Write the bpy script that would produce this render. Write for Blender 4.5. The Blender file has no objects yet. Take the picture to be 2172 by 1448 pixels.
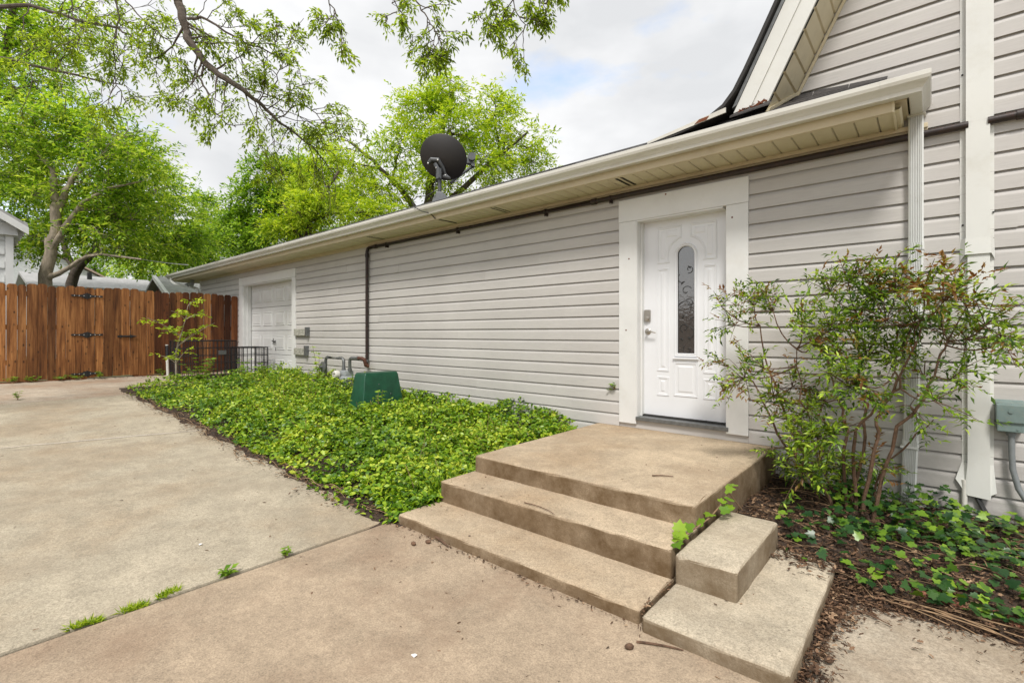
import bpy, bmesh, math, random
import numpy as np
from mathutils import Vector, Matrix
random.seed(7)
RNG = np.random.default_rng(11)
SC = bpy.context.scene
COL = SC.collection
PI = math.pi
# ------------------------------------------------------------------ camera
CAM = Vector((0.0, -4.6, 1.30))
YAW = math.radians(40.8)
F = 1031.0
DV = Vector((-math.sin(YAW), math.cos(YAW), 0)); RV = Vector((math.cos(YAW), math.sin(YAW), 0)); UV = Vector((0, 0, 1))
cam = bpy.data.cameras.new('camera'); cam_o = bpy.data.objects.new('camera', cam); COL.objects.link(cam_o)
cam.sensor_width = 36.0; cam.lens = 36.0 * F / 2172.0
cam.shift_y = -16.0 / 2172.0
cam.clip_start = 0.05; cam.clip_end = 2000
cam_o.location = CAM; cam_o.rotation_euler = (PI / 2, 0, YAW)
SC.camera = cam_o
# ------------------------------------------------------------------ world, sun, exposure
SUN_EL, SUN_AZ = math.radians(54), math.radians(150)     # azimuth clockwise from +y
SC.view_settings.view_transform = 'Standard'; SC.view_settings.look = 'None'
SC.view_settings.exposure = 0.86; SC.view_settings.gamma = 1.0; SC.view_settings.use_curve_mapping = False
W = bpy.data.worlds.new('World'); SC.world = W; W.use_nodes = True
wn = W.node_tree; wn.nodes.clear()
def wnode(t, **k):
    n = wn.nodes.new(t)
    for a, b in k.items(): setattr(n, a, b)
    return n
w_out = wnode('ShaderNodeOutputWorld'); w_bg = wnode('ShaderNodeBackground'); w_bg.inputs[1].default_value = 0.1
w_sky = wnode('ShaderNodeTexSky', sky_type='NISHITA', sun_disc=False, sun_elevation=SUN_EL, sun_rotation=SUN_AZ, air_density=1.0, dust_density=1.5)
w_tc = wnode('ShaderNodeTexCoord'); w_map = wnode('ShaderNodeMapping'); w_map.inputs['Scale'].default_value = (1, 1, 2.2); w_map.inputs['Location'].default_value = (0.35, 0.1, 0.0)
w_n1 = wnode('ShaderNodeTexNoise'); w_n1.inputs['Scale'].default_value = 2.1; w_n1.inputs['Detail'].default_value = 7; w_n1.inputs['Roughness'].default_value = 0.55
w_n2 = wnode('ShaderNodeTexNoise'); w_n2.inputs['Scale'].default_value = 2.9; w_n2.inputs['Detail'].default_value = 6; w_n2.inputs['Roughness'].default_value = 0.5
w_r1 = wnode('ShaderNodeValToRGB'); w_r1.color_ramp.elements[0].position = 0.30; w_r1.color_ramp.elements[1].position = 0.45
w_r2 = wnode('ShaderNodeValToRGB'); e = w_r2.color_ramp.elements
e[0].position = 0.34; e[0].color = (4.35, 4.42, 4.52, 1); e[1].position = 0.58; e[1].color = (5.75, 5.77, 5.82, 1)
w_mul = wnode('ShaderNodeMixRGB', blend_type='MIX'); 
w_skym = wnode('ShaderNodeMixRGB', blend_type='MULTIPLY'); w_skym.inputs[0].default_value = 1.0; w_skym.inputs[2].default_value = (2.4, 2.15, 1.9, 1)
L = wn.links.new
L(w_tc.outputs['Generated'], w_map.inputs[0]); L(w_map.outputs[0], w_n1.inputs['Vector']); L(w_map.outputs[0], w_n2.inputs['Vector'])
L(w_n1.outputs[0], w_r1.inputs[0]); L(w_n2.outputs[0], w_r2.inputs[0])
L(w_sky.outputs[0], w_skym.inputs[1]); L(w_skym.outputs[0], w_mul.inputs[1]); L(w_r2.outputs[0], w_mul.inputs[2]); L(w_r1.outputs[0], w_mul.inputs[0])
L(w_mul.outputs[0], w_bg.inputs[0]); L(w_bg.outputs[0], w_out.inputs[0])
sun = bpy.data.lights.new('sun', 'SUN'); sun.energy = 1.9; sun.angle = math.radians(12); sun.color = (1.0, 0.965, 0.91)
sun_o = bpy.data.objects.new('sun', sun); COL.objects.link(sun_o)
sd = Vector((math.sin(SUN_AZ) * math.cos(SUN_EL), math.cos(SUN_AZ) * math.cos(SUN_EL), math.sin(SUN_EL)))
sun_o.rotation_euler = sd.to_track_quat('Z', 'Y').to_euler(); sun_o.location = (0, -8, 12)
SC.cycles.max_bounces = 7; SC.cycles.diffuse_bounces = 4; SC.cycles.glossy_bounces = 3; SC.cycles.transmission_bounces = 4; SC.cycles.transparent_max_bounces = 6
SC.cycles.use_denoising = True

# ------------------------------------------------------------------ helpers
def ray(px, py): return DV + RV * ((px - 1086) / F) + UV * ((708 - py) / F)
def at(px, py, t): return CAM + ray(px, py) * t
def at_y(px, py, y):
    r = ray(px, py); return CAM + r * ((y - CAM.y) / r.y)
def at_x(px, py, x):
    r = ray(px, py); return CAM + r * ((x - CAM.x) / r.x)
def gz(x):                                   # height of the ground: level by the steps, rising gently to the fence
    return 0.0 if x > -2.86 else (0.041 * (-x - 2.86) if x > -12.9 else 0.41)
def at_g(px, py):
    r = ray(px, py); t = 1.0
    for _ in range(40):
        p = CAM + r * t; t = t + (p.z - gz(p.x)) / max(0.05, -r.z) * 0.7
    return CAM + r * t

def tag(o, label=None, cat=None, group=None, kind=None):
    if label: o['label'] = label
    if cat: o['category'] = cat
    if group: o['group'] = group
    if kind: o['kind'] = kind
    return o
def empty(name, loc, label=None, cat=None, group=None, kind=None):
    o = bpy.data.objects.new(name, None); COL.objects.link(o); o.location = loc; o.empty_display_size = 0.2
    return tag(o, label, cat, group, kind)
class MB:
    def __init__(s): s.v = []; s.f = []; s.mi = []
    def add(s, vs, fs, mi=0):
        b = len(s.v); s.v += [tuple(v) for v in vs]; s.f += [tuple(b + i for i in f) for f in fs]; s.mi += [mi] * len(fs); return s
    def box(s, x0, x1, y0, y1, z0, z1, mi=0):
        return s.add([(x0, y0, z0), (x1, y0, z0), (x1, y1, z0), (x0, y1, z0), (x0, y0, z1), (x1, y0, z1), (x1, y1, z1), (x0, y1, z1)],
                     [(0, 3, 2, 1), (4, 5, 6, 7), (0, 1, 5, 4), (1, 2, 6, 5), (2, 3, 7, 6), (3, 0, 4, 7)], mi)
    def rings(s, rs, cap=True, close=True, mi=0):      # rs: list of rings with equal vertex counts
        n = len(rs[0]); vs = [p for r in rs for p in r]; fs = []
        for i in range(len(rs) - 1):
            for j in range(n if close else n - 1):
                k = (j + 1) % n; fs.append((i * n + j, i * n + k, (i + 1) * n + k, (i + 1) * n + j))
        if cap: fs.append(tuple(range(n - 1, -1, -1))); fs.append(tuple((len(rs) - 1) * n + j for j in range(n)))
        return s.add(vs, fs, mi)
    def tube(s, pts, rad, n=8, cap=True, mi=0):
        pts = [Vector(p) for p in pts]
        if not hasattr(rad, '__len__'): rad = [rad] * len(pts)
        rs = []; ref = None
        for i, p in enumerate(pts):
            d = (pts[min(i + 1, len(pts) - 1)] - pts[max(i - 1, 0)])
            if d.length < 1e-9: d = Vector((0, 0, 1))
            d.normalize()
            if ref is None: ref = Vector((0, 0, 1)) if abs(d.z) < 0.9 else Vector((1, 0, 0))
            a = d.cross(ref)
            if a.length < 1e-4: a = d.cross(Vector((0.3, 1, 0.2)))
            a.normalize(); b = d.cross(a).normalized(); ref = b.cross(d) if False else ref
            rs.append([p + (a * math.cos(2 * PI * k / n) + b * math.sin(2 * PI * k / n)) * rad[i] for k in range(n)])
        return s.rings(rs, cap, mi=mi)
    def lathe(s, prof, c, axis=Vector((0, 0, 1)), n=16, cap=True, mi=0):   # prof: (radius, height)
        axis = Vector(axis).normalized(); a = axis.orthogonal().normalized(); b = axis.cross(a); c = Vector(c)
        return s.rings([[c + axis * h + (a * math.cos(2 * PI * k / n) + b * math.sin(2 * PI * k / n)) * r for k in range(n)] for r, h in prof], cap, mi=mi)
    def prism(s, poly, p0, p1, fn, mi=0):   # poly of 2D points, fn(a,b,t) -> 3D
        return s.rings([[fn(a, b, p0) for a, b in poly], [fn(a, b, p1) for a, b in poly]], True, mi=mi)
    def build(s, name, mats, parent=None, bevel=0, seg=2, smooth=False):
        me = bpy.data.meshes.new(name); me.from_pydata(s.v, [], s.f)
        if not isinstance(mats, (list, tuple)): mats = [mats]
        for m in mats: me.materials.append(m)
        if len(mats) > 1: me.polygons.foreach_set('material_index', s.mi)
        bm = bmesh.new(); bm.from_mesh(me)
        bmesh.ops.recalc_face_normals(bm, faces=bm.faces)
        if bevel:
            bmesh.ops.remove_doubles(bm, verts=bm.verts, dist=1e-5)
            bmesh.ops.bevel(bm, geom=[e for e in bm.edges if len(e.link_faces) == 2 and e.calc_face_angle(0) > 0.5], offset=bevel, segments=seg, affect='EDGES', profile=0.6)
        bm.to_mesh(me); bm.free()
        o = bpy.data.objects.new(name, me); COL.objects.link(o)
        if smooth: shade(me, 40)
        if parent is not None:
            o.parent = parent; lp = wloc(parent); me.transform(Matrix.Translation(-lp))
        return o
def wloc(o):
    v = Vector(o.location)
    while o.parent is not None: o = o.parent; v = v + Vector(o.location)
    return v
def shade(me, deg=40):
    me.polygons.foreach_set('use_smooth', [True] * len(me.polygons))
    try: me.set_sharp_from_angle(angle=math.radians(deg))
    except Exception: pass
def part(name, mesh, parent):
    o = bpy.data.objects.new(name, mesh); COL.objects.link(o); o.parent = parent; return o
def np_mesh(name, verts, faces, mat, parent=None, smooth=False):   # verts (N,3), faces (M,k)
    me = bpy.data.meshes.new(name); verts = np.asarray(verts, np.float32)
    if parent is not None: verts = verts - np.array(wloc(parent), np.float32)
    faces = np.asarray(faces, np.int32); k = faces.shape[1]
    me.vertices.add(len(verts)); me.vertices.foreach_set('co', verts.ravel())
    me.loops.add(faces.size); me.loops.foreach_set('vertex_index', faces.ravel())
    me.polygons.add(len(faces)); me.polygons.foreach_set('loop_start', np.arange(0, faces.size, k, dtype=np.int32))
    me.polygons.foreach_set('loop_total', np.full(len(faces), k, np.int32))
    if smooth: me.polygons.foreach_set('use_smooth', np.ones(len(faces), bool))
    me.update(calc_edges=True); me.materials.append(mat)
    o = bpy.data.objects.new(name, me); COL.objects.link(o)
    if parent is not None: o.parent = parent
    return o

# ------------------------------------------------------------------ materials
def new_mat(name):
    m = bpy.data.materials.new(name); m.use_nodes = True; nt = m.node_tree
    return m, nt, nt.nodes['Principled BSDF']
def ramp(nt, stops):
    r = nt.nodes.new('ShaderNodeValToRGB'); e = r.color_ramp.elements
    while len(e) < len(stops): e.new(0.5)
    for i, (p, c) in enumerate(stops): e[i].position = p; e[i].color = (*c, 1)
    return r
def noise(nt, vec, scale, detail=5, rough=0.55, sc=None):
    n = nt.nodes.new('ShaderNodeTexNoise'); n.inputs['Scale'].default_value = scale; n.inputs['Detail'].default_value = detail; n.inputs['Roughness'].default_value = rough
    if sc is not None:
        m = nt.nodes.new('ShaderNodeMapping'); m.inputs['Scale'].default_value = sc; nt.links.new(vec, m.inputs[0]); vec = m.outputs[0]
    nt.links.new(vec, n.inputs['Vector']); return n
def mixc(nt, f, a, b, mode='MIX'):
    m = nt.nodes.new('ShaderNodeMixRGB'); m.blend_type = mode
    for i, v in enumerate((f, a, b)):
        if isinstance(v, (int, float)): m.inputs[i].default_value = v
        elif isinstance(v, tuple): m.inputs[i].default_value = (*v, 1)
        else: nt.links.new(v, m.inputs[i])
    return m.outputs[0]
def bump(nt, b, h, strength, dist=0.02):
    n = nt.nodes.new('ShaderNodeBump'); n.inputs['Strength'].default_value = strength; n.inputs['Distance'].default_value = dist
    nt.links.new(h, n.inputs['Height']); nt.links.new(n.outputs[0], b.inputs['Normal'])
def geo_pos(nt): return nt.nodes.new('ShaderNodeNewGeometry').outputs['Position']
def simple(name, col, rough=0.5, metal=0.0, var=0.12, scale=6, bmp=0.0, bscale=60, spec=0.5, dirt=None, dirt_amt=0.5, sc=None):
    m, nt, b = new_mat(name); p = geo_pos(nt)
    n = noise(nt, p, scale, 6, 0.6, sc)
    lo = tuple(c * (1 - var) for c in col); hi = tuple(min(1, c * (1 + var)) for c in col)
    r = ramp(nt, [(0.3, lo), (0.7, hi)]); nt.links.new(n.outputs[0], r.inputs[0]); c = r.outputs[0]
    if dirt:
        n2 = noise(nt, p, scale * 1.7, 8, 0.7, sc); r2 = ramp(nt, [(0.52, (0, 0, 0)), (0.74, (dirt_amt,) * 3)]); nt.links.new(n2.outputs[0], r2.inputs[0])
        c = mixc(nt, r2.outputs[0], c, dirt)
    nt.links.new(c, b.inputs['Base Color']); b.inputs['Roughness'].default_value = rough; b.inputs['Metallic'].default_value = metal
    b.inputs['Specular IOR Level'].default_value = spec
    if bmp:
        n3 = noise(nt, p, bscale, 5, 0.6); bump(nt, b, n3.outputs[0], bmp, 0.01)
    return m
def concrete(name, base, warm, dark, stain=0.5, seed=0.0, moss=None):
    m, nt, b = new_mat(name); p0 = geo_pos(nt)
    mp = nt.nodes.new('ShaderNodeMapping'); mp.inputs['Location'].default_value = (seed, seed * 0.7, seed * 0.3); nt.links.new(p0, mp.inputs[0]); p = mp.outputs[0]
    n1 = noise(nt, p, 0.9, 7, 0.62); r1 = ramp(nt, [(0.34, warm), (0.52, base), (0.70, tuple(min(1, c * 1.2) for c in base))]); nt.links.new(n1.outputs[0], r1.inputs[0])
    n2 = noise(nt, p, 5.0, 8, 0.7); r2 = ramp(nt, [(0.38, (0.74,) * 3), (0.60, (1.08,) * 3)]); nt.links.new(n2.outputs[0], r2.inputs[0])
    c = mixc(nt, 0.6, r1.outputs[0], r2.outputs[0], 'MULTIPLY')
    n3 = noise(nt, p, 120, 3, 0.85); r3 = ramp(nt, [(0.36, (0.30,) * 3), (0.5, (1,) * 3), (0.66, (1.5,) * 3)]); nt.links.new(n3.outputs[0], r3.inputs[0])
    c = mixc(nt, 0.42, c, r3.outputs[0], 'MULTIPLY')
    n6 = noise(nt, p, 46, 4, 0.8); r6 = ramp(nt, [(0.36, (0.50,) * 3), (0.56, (1.12,) * 3)]); nt.links.new(n6.outputs[0], r6.inputs[0])
    c = mixc(nt, 0.38, c, r6.outputs[0], 'MULTIPLY')
    n4 = noise(nt, p, 1.3, 10, 0.74); r4 = ramp(nt, [(0.50, (0, 0, 0)), (0.66, (stain,) * 3)]); nt.links.new(n4.outputs[0], r4.inputs[0])
    c = mixc(nt, r4.outputs[0], c, dark)
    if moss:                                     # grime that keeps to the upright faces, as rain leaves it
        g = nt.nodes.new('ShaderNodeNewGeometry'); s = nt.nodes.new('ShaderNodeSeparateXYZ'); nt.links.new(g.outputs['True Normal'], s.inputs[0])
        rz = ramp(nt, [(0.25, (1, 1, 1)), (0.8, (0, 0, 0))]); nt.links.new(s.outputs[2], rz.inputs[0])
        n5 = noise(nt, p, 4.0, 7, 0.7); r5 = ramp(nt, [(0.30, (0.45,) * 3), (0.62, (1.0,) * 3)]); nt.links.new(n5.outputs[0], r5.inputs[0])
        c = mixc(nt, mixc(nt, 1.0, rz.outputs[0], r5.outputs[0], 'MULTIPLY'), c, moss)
    nt.links.new(c, b.inputs['Base Color']); b.inputs['Roughness'].default_value = 0.9; b.inputs['Specular IOR Level'].default_value = 0.25
    h = mixc(nt, 0.5, n3.outputs[0], n6.outputs[0]); bump(nt, b, h, 0.55, 0.008)
    return m
def leafmat(name, stops, trans=0.35, tcol=None, rough=0.5, nscale=0.5, namt=0.35, spec=0.35):
    m, nt, b = new_mat(name); g = nt.nodes.new('ShaderNodeNewGeometry')
    n = noise(nt, g.outputs['Position'], nscale, 3, 0.5)
    mm = nt.nodes.new('ShaderNodeMath'); mm.operation = 'MULTIPLY_ADD'; mm.inputs[1].default_value = namt * 2; mm.inputs[2].default_value = -namt; nt.links.new(n.outputs[0], mm.inputs[0])
    ad = nt.nodes.new('ShaderNodeMath'); ad.operation = 'ADD'; ad.use_clamp = True; nt.links.new(g.outputs['Random Per Island'], ad.inputs[0]); nt.links.new(mm.outputs[0], ad.inputs[1])
    r = ramp(nt, stops); nt.links.new(ad.outputs[0], r.inputs[0])
    nt.links.new(r.outputs[0], b.inputs['Base Color']); b.inputs['Roughness'].default_value = rough; b.inputs['Specular IOR Level'].default_value = spec
    t = nt.nodes.new('ShaderNodeBsdfTranslucent'); tc = mixc(nt, 1.0, r.outputs[0], tcol or (1.5, 1.45, 0.6), 'MULTIPLY'); nt.links.new(tc, t.inputs[0])
    mx = nt.nodes.new('ShaderNodeMixShader'); mx.inputs[0].default_value = trans
    nt.links.new(b.outputs[0], mx.inputs[1]); nt.links.new(t.outputs[0], mx.inputs[2]); nt.links.new(mx.outputs[0], nt.nodes['Material Output'].inputs[0])
    return m
def siding_mat(name, col):
    m, nt, b = new_mat(name); p = geo_pos(nt); oi = nt.nodes.new('ShaderNodeObjectInfo')
    n1 = noise(nt, p, 1.1, 5, 0.6); r1 = ramp(nt, [(0.3, tuple(c * 0.93 for c in col)), (0.7, tuple(c * 1.05 for c in col))]); nt.links.new(n1.outputs[0], r1.inputs[0])
    n2 = noise(nt, p, 1.0, 6, 0.7, (6, 6, 150)); r2 = ramp(nt, [(0.35, (0.94,) * 3), (0.6, (1.03,) * 3)]); nt.links.new(n2.outputs[0], r2.inputs[0])
    c = mixc(nt, 1.0, r1.outputs[0], r2.outputs[0], 'MULTIPLY')
    r3 = ramp(nt, [(0, (0.955, 0.95, 0.945)), (1, (1.03, 1.03, 1.03))]); nt.links.new(oi.outputs['Random'], r3.inputs[0])
    c = mixc(nt, 1.0, c, r3.outputs[0], 'MULTIPLY')
    n4 = noise(nt, p, 2.6, 8, 0.75); r4 = ramp(nt, [(0.60, (0, 0, 0)), (0.82, (0.35,) * 3)]); nt.links.new(n4.outputs[0], r4.inputs[0])
    c = mixc(nt, r4.outputs[0], c, tuple(x * 0.6 for x in col))
    # mottled tone, darker towards the ground, on the lowest boards right of the door
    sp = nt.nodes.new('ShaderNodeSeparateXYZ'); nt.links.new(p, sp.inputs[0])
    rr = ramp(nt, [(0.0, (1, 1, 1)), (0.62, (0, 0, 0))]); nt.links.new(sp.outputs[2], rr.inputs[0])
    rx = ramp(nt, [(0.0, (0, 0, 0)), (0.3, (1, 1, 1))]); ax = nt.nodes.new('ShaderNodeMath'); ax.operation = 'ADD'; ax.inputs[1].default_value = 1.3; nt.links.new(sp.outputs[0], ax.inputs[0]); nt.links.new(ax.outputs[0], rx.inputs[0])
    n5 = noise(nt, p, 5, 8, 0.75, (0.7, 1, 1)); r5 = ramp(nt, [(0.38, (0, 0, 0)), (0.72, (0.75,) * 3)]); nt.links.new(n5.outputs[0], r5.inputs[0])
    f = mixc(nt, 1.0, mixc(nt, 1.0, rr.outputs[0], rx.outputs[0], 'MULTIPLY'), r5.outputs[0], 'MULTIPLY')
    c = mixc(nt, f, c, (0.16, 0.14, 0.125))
    nt.links.new(c, b.inputs['Base Color']); b.inputs['Roughness'].default_value = 0.55; b.inputs['Specular IOR Level'].default_value = 0.3
    bump(nt, b, n2.outputs[0], 0.12, 0.004)
    return m
def wood_mat(name, dark, mid, light):
    m, nt, b = new_mat(name); tc = nt.nodes.new('ShaderNodeTexCoord'); oi = nt.nodes.new('ShaderNodeObjectInfo')
    cb = nt.nodes.new('ShaderNodeCombineXYZ'); ml = nt.nodes.new('ShaderNodeMath'); ml.operation = 'MULTIPLY'; ml.inputs[1].default_value = 37.0
    nt.links.new(oi.outputs['Random'], ml.inputs[0]); nt.links.new(ml.outputs[0], cb.inputs[0]); nt.links.new(ml.outputs[0], cb.inputs[2])
    va = nt.nodes.new('ShaderNodeVectorMath'); va.operation = 'ADD'; nt.links.new(tc.outputs['Object'], va.inputs[0]); nt.links.new(cb.outputs[0], va.inputs[1]); p = va.outputs[0]
    n1 = noise(nt, p, 1.0, 7, 0.65, (40, 40, 1.6)); n2 = noise(nt, p, 1.0, 5, 0.6, (9, 9, 1.1))
    r1 = ramp(nt, [(0.34, dark), (0.49, mid), (0.64, light)])
    av = mixc(nt, 0.5, n1.outputs[0], n2.outputs[0]); nt.links.new(av, r1.inputs[0])
    r2 = ramp(nt, [(0, (0.45, 0.42, 0.40)), (0.45, (0.95, 0.93, 0.9)), (1, (1.45, 1.45, 1.4))]); nt.links.new(oi.outputs['Random'], r2.inputs[0])
    c = mixc(nt, 1.0, r1.outputs[0], r2.outputs[0], 'MULTIPLY')
    vo = nt.nodes.new('ShaderNodeTexVoronoi'); vo.inputs['Scale'].default_value = 1.25
    mp = nt.nodes.new('ShaderNodeMapping'); mp.inputs['Scale'].default_value = (9, 9, 4.6); nt.links.new(p, mp.inputs[0]); nt.links.new(mp.outputs[0], vo.inputs['Vector'])
    rk = ramp(nt, [(0.06, (1, 1, 1)), (0.20, (0, 0, 0))]); nt.links.new(vo.outputs['Distance'], rk.inputs[0])
    c = mixc(nt, mixc(nt, 1.0, rk.outputs[0], (0.85, 0.85, 0.85), 'MULTIPLY'), c, (0.02, 0.010, 0.006))
    nt.links.new(c, b.inputs['Base Color']); b.inputs['Roughness'].default_value = 0.7; b.inputs['Specular IOR Level'].default_value = 0.25
    bump(nt, b, n1.outputs[0], 0.4, 0.006)
    return m
M = {}
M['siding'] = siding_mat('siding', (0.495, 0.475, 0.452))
M['white'] = simple('white_paint', (0.68, 0.68, 0.665), 0.45, var=0.05, scale=3, dirt=(0.45, 0.40, 0.30), dirt_amt=0.18)
M['door_white'] = simple('door_white', (0.73, 0.74, 0.76), 0.35, var=0.03, scale=2)
M['cream'] = simple('cream_paint', (0.55, 0.47, 0.32), 0.5, var=0.06, scale=3, dirt=(0.30, 0.22, 0.12), dirt_amt=0.35)
M['soffit'] = simple('soffit_vinyl', (0.62, 0.55, 0.385), 0.5, var=0.05, scale=3, dirt=(0.32, 0.26, 0.16), dirt_amt=0.3)
M['gutter'] = simple('gutter_metal', (0.60, 0.585, 0.53), 0.4, var=0.07, scale=2.5, dirt=(0.33, 0.28, 0.20), dirt_amt=0.4, sc=(0.6, 2, 2))
M['vinyl'] = simple('cover_vinyl', (0.66, 0.66, 0.625), 0.45, var=0.04, scale=3, dirt=(0.42, 0.38, 0.28), dirt_amt=0.25)
M['downspout'] = simple('downspout_white', (0.70, 0.71, 0.69), 0.4, var=0.04, scale=5, dirt=(0.40, 0.38, 0.33), dirt_amt=0.35)
M['shingle'] = simple('asphalt_shingle', (0.055, 0.05, 0.048), 0.95, var=0.35, scale=40, bmp=0.6, bscale=180)
M['tar'] = simple('roof_edge_dark', (0.03, 0.028, 0.027), 0.8, var=0.3, scale=12)
M['dark'] = simple('dark_void', (0.02, 0.018, 0.016), 0.9)
M['pipe'] = simple('rusty_dark_pipe', (0.022, 0.012, 0.010), 0.5, var=0.4, scale=14, dirt=(0.10, 0.035, 0.018), dirt_amt=0.55, bmp=0.15)
M['rust'] = simple('rust', (0.16, 0.05, 0.02), 0.85, var=0.4, scale=30, bmp=0.3)
M['rustpipe'] = simple('rusty_brown_pipe', (0.085, 0.03, 0.016), 0.7, var=0.5, scale=30, bmp=0.3)
M['galv'] = simple('galvanised', (0.16, 0.165, 0.165), 0.45, 0.5, var=0.25, scale=25)
M['meter'] = simple('meter_grey', (0.30, 0.32, 0.33), 0.45, var=0.12, scale=12, dirt=(0.14, 0.11, 0.08), dirt_amt=0.5)
M['green_box'] = simple('green_box', (0.004, 0.06, 0.028), 0.36, var=0.25, scale=9, dirt=(0.02, 0.10, 0.06), dirt_amt=0.4)
M['black'] = simple('black_metal', (0.014, 0.014, 0.015), 0.42, var=0.2, scale=20)
M['dish'] = simple('dish_dark', (0.022, 0.019, 0.018), 0.55, var=0.1, scale=10)
M['dish_grey'] = simple('dish_grey', (0.10, 0.105, 0.11), 0.45, 0.3, var=0.15, scale=30)
M['bolt'] = simple('zinc_bolt', (0.62, 0.62, 0.60), 0.35, 0.7)
M['nickel'] = simple('satin_nickel', (0.42, 0.39, 0.35), 0.32, 0.85, var=0.08)
M['elec'] = simple('electrical_grey_green', (0.17, 0.23, 0.22), 0.5, var=0.10, scale=18, dirt=(0.30, 0.28, 0.20), dirt_amt=0.4)
M['conduit'] = simple('conduit_grey', (0.20, 0.215, 0.22), 0.5, var=0.15, scale=15)
M['cable'] = simple('cable_black', (0.022, 0.022, 0.022), 0.6, var=0.3, scale=25)
M['pvc'] = simple('pvc_white', (0.62, 0.60, 0.55), 0.5, var=0.12, scale=30, dirt=(0.3, 0.24, 0.16), dirt_amt=0.6)
M['fence'] = wood_mat('stained_cedar', (0.035, 0.012, 0.005), (0.185, 0.074, 0.024), (0.39, 0.185, 0.066))
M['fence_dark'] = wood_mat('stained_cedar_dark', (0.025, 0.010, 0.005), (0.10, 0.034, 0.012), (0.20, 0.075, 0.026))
M['oldwood'] = simple('flaking_painted_wood', (0.36, 0.35, 0.30), 0.9, var=0.5, scale=30, dirt=(0.09, 0.085, 0.07), dirt_amt=0.8, bmp=0.5)
M['conc_near'] = concrete('concrete_near', (0.385, 0.30, 0.212), (0.315, 0.222, 0.15), (0.24, 0.165, 0.11), 0.5, 3.0)
M['conc_mid'] = concrete('concrete_mid', (0.41, 0.355, 0.265), (0.37, 0.295, 0.205), (0.29, 0.24, 0.175), 0.5, 11.0)
M['conc_far'] = concrete('concrete_far', (0.42, 0.35, 0.27), (0.36, 0.26, 0.18), (0.30, 0.19, 0.125), 0.6, 23.0)
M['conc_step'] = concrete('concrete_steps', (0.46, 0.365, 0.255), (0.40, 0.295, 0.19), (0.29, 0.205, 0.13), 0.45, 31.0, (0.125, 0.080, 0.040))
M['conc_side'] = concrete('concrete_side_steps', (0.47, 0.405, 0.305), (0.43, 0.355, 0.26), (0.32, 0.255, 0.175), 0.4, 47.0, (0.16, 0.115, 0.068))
M['conc_right'] = concrete('concrete_right', (0.46, 0.395, 0.305), (0.40, 0.32, 0.235), (0.26, 0.195, 0.13), 0.55, 53.0)
M['soil'] = simple('dark_mulch_soil', (0.045, 0.028, 0.018), 0.95, var=0.6, scale=22, bmp=0.9, bscale=45, dirt=(0.12, 0.075, 0.045), dirt_amt=0.7)
M['earth'] = simple('yard_earth', (0.10, 0.11, 0.045), 0.95, var=0.4, scale=3, bmp=0.4, bscale=20)
M['repair'] = concrete('concrete_patch', (0.50, 0.44, 0.36), (0.44, 0.37, 0.28), (0.36, 0.30, 0.22), 0.2, 71.0)
M['flat_white'] = simple('scrap_white', (0.75, 0.75, 0.73), 0.8)
M['crack'] = simple('joint_dirt', (0.045, 0.032, 0.020), 0.95, var=0.5, scale=30)
M['brick'] = simple('garden_brick', (0.33, 0.125, 0.075), 0.9, var=0.25, scale=20, bmp=0.5, dirt=(0.40, 0.27, 0.19), dirt_amt=0.5)
M['bark'] = simple('bark', (0.32, 0.265, 0.205), 0.95, var=0.45, scale=14, bmp=0.9, bscale=30, sc=(1, 1, 0.4))
M['bark_dark'] = simple('bark_dark', (0.10, 0.078, 0.062), 0.95, var=0.4, scale=14, bmp=0.7, bscale=30)
M['twig'] = simple('shrub_stem', (0.13, 0.075, 0.045), 0.9, var=0.45, scale=40, bmp=0.6, bscale=90)
M['vine_stem'] = simple('dry_vine_stem', (0.24, 0.155, 0.085), 0.9, var=0.4, scale=25)
M['nshingle'] = simple('white_wall_shingle', (0.62, 0.63, 0.62), 0.7, var=0.12, scale=8)
M['groof'] = simple('pale_grey_roof', (0.36, 0.355, 0.35), 0.95, var=0.18, scale=5, bmp=0.3)
M['brickwall'] = simple('dark_brick_gable', (0.13, 0.07, 0.05), 0.9, var=0.3, scale=12)
M['pinkroof'] = simple('tan_roof', (0.45, 0.33, 0.27), 0.95, var=0.12, scale=4)
M['wire'] = simple('white_cable', (0.65, 0.65, 0.62), 0.5)
# leaves
M['lf_yellow'] = leafmat('leaf_spring_yellow', [(0.0, (0.15, 0.27, 0.012)), (0.45, (0.38, 0.53, 0.03)), (1.0, (0.62, 0.70, 0.10))], 0.5, (1.35, 1.3, 0.55), nscale=0.6, namt=0.45)
M['lf_mid'] = leafmat('leaf_mid_green', [(0.0, (0.06, 0.15, 0.012)), (0.5, (0.28, 0.46, 0.035)), (1.0, (0.64, 0.74, 0.13))], 0.48, nscale=0.7, namt=0.5)
M['lf_deep'] = leafmat('leaf_deep_green', [(0.0, (0.07, 0.15, 0.015)), (0.5, (0.20, 0.36, 0.03)), (1.0, (0.40, 0.56, 0.08))], 0.5, nscale=0.5)
M['lf_pecan'] = leafmat('leaf_pecan', [(0.0, (0.08, 0.12, 0.016)), (0.5, (0.23, 0.33, 0.03)), (1.0, (0.50, 0.64, 0.06))], 0.5, nscale=0.7)
M['catkin'] = leafmat('catkin', [(0.0, (0.10, 0.075, 0.02)), (1.0, (0.20, 0.16, 0.045))], 0.3)
M['lf_ivy'] = leafmat('leaf_groundcover', [(0.0, (0.05, 0.13, 0.010)), (0.35, (0.14, 0.27, 0.012)), (0.75, (0.32, 0.46, 0.022)), (1.0, (0.52, 0.58, 0.06))], 0.25, (1.3, 1.3, 0.5), 0.38, 1.2, 0.85, 0.5)
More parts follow.
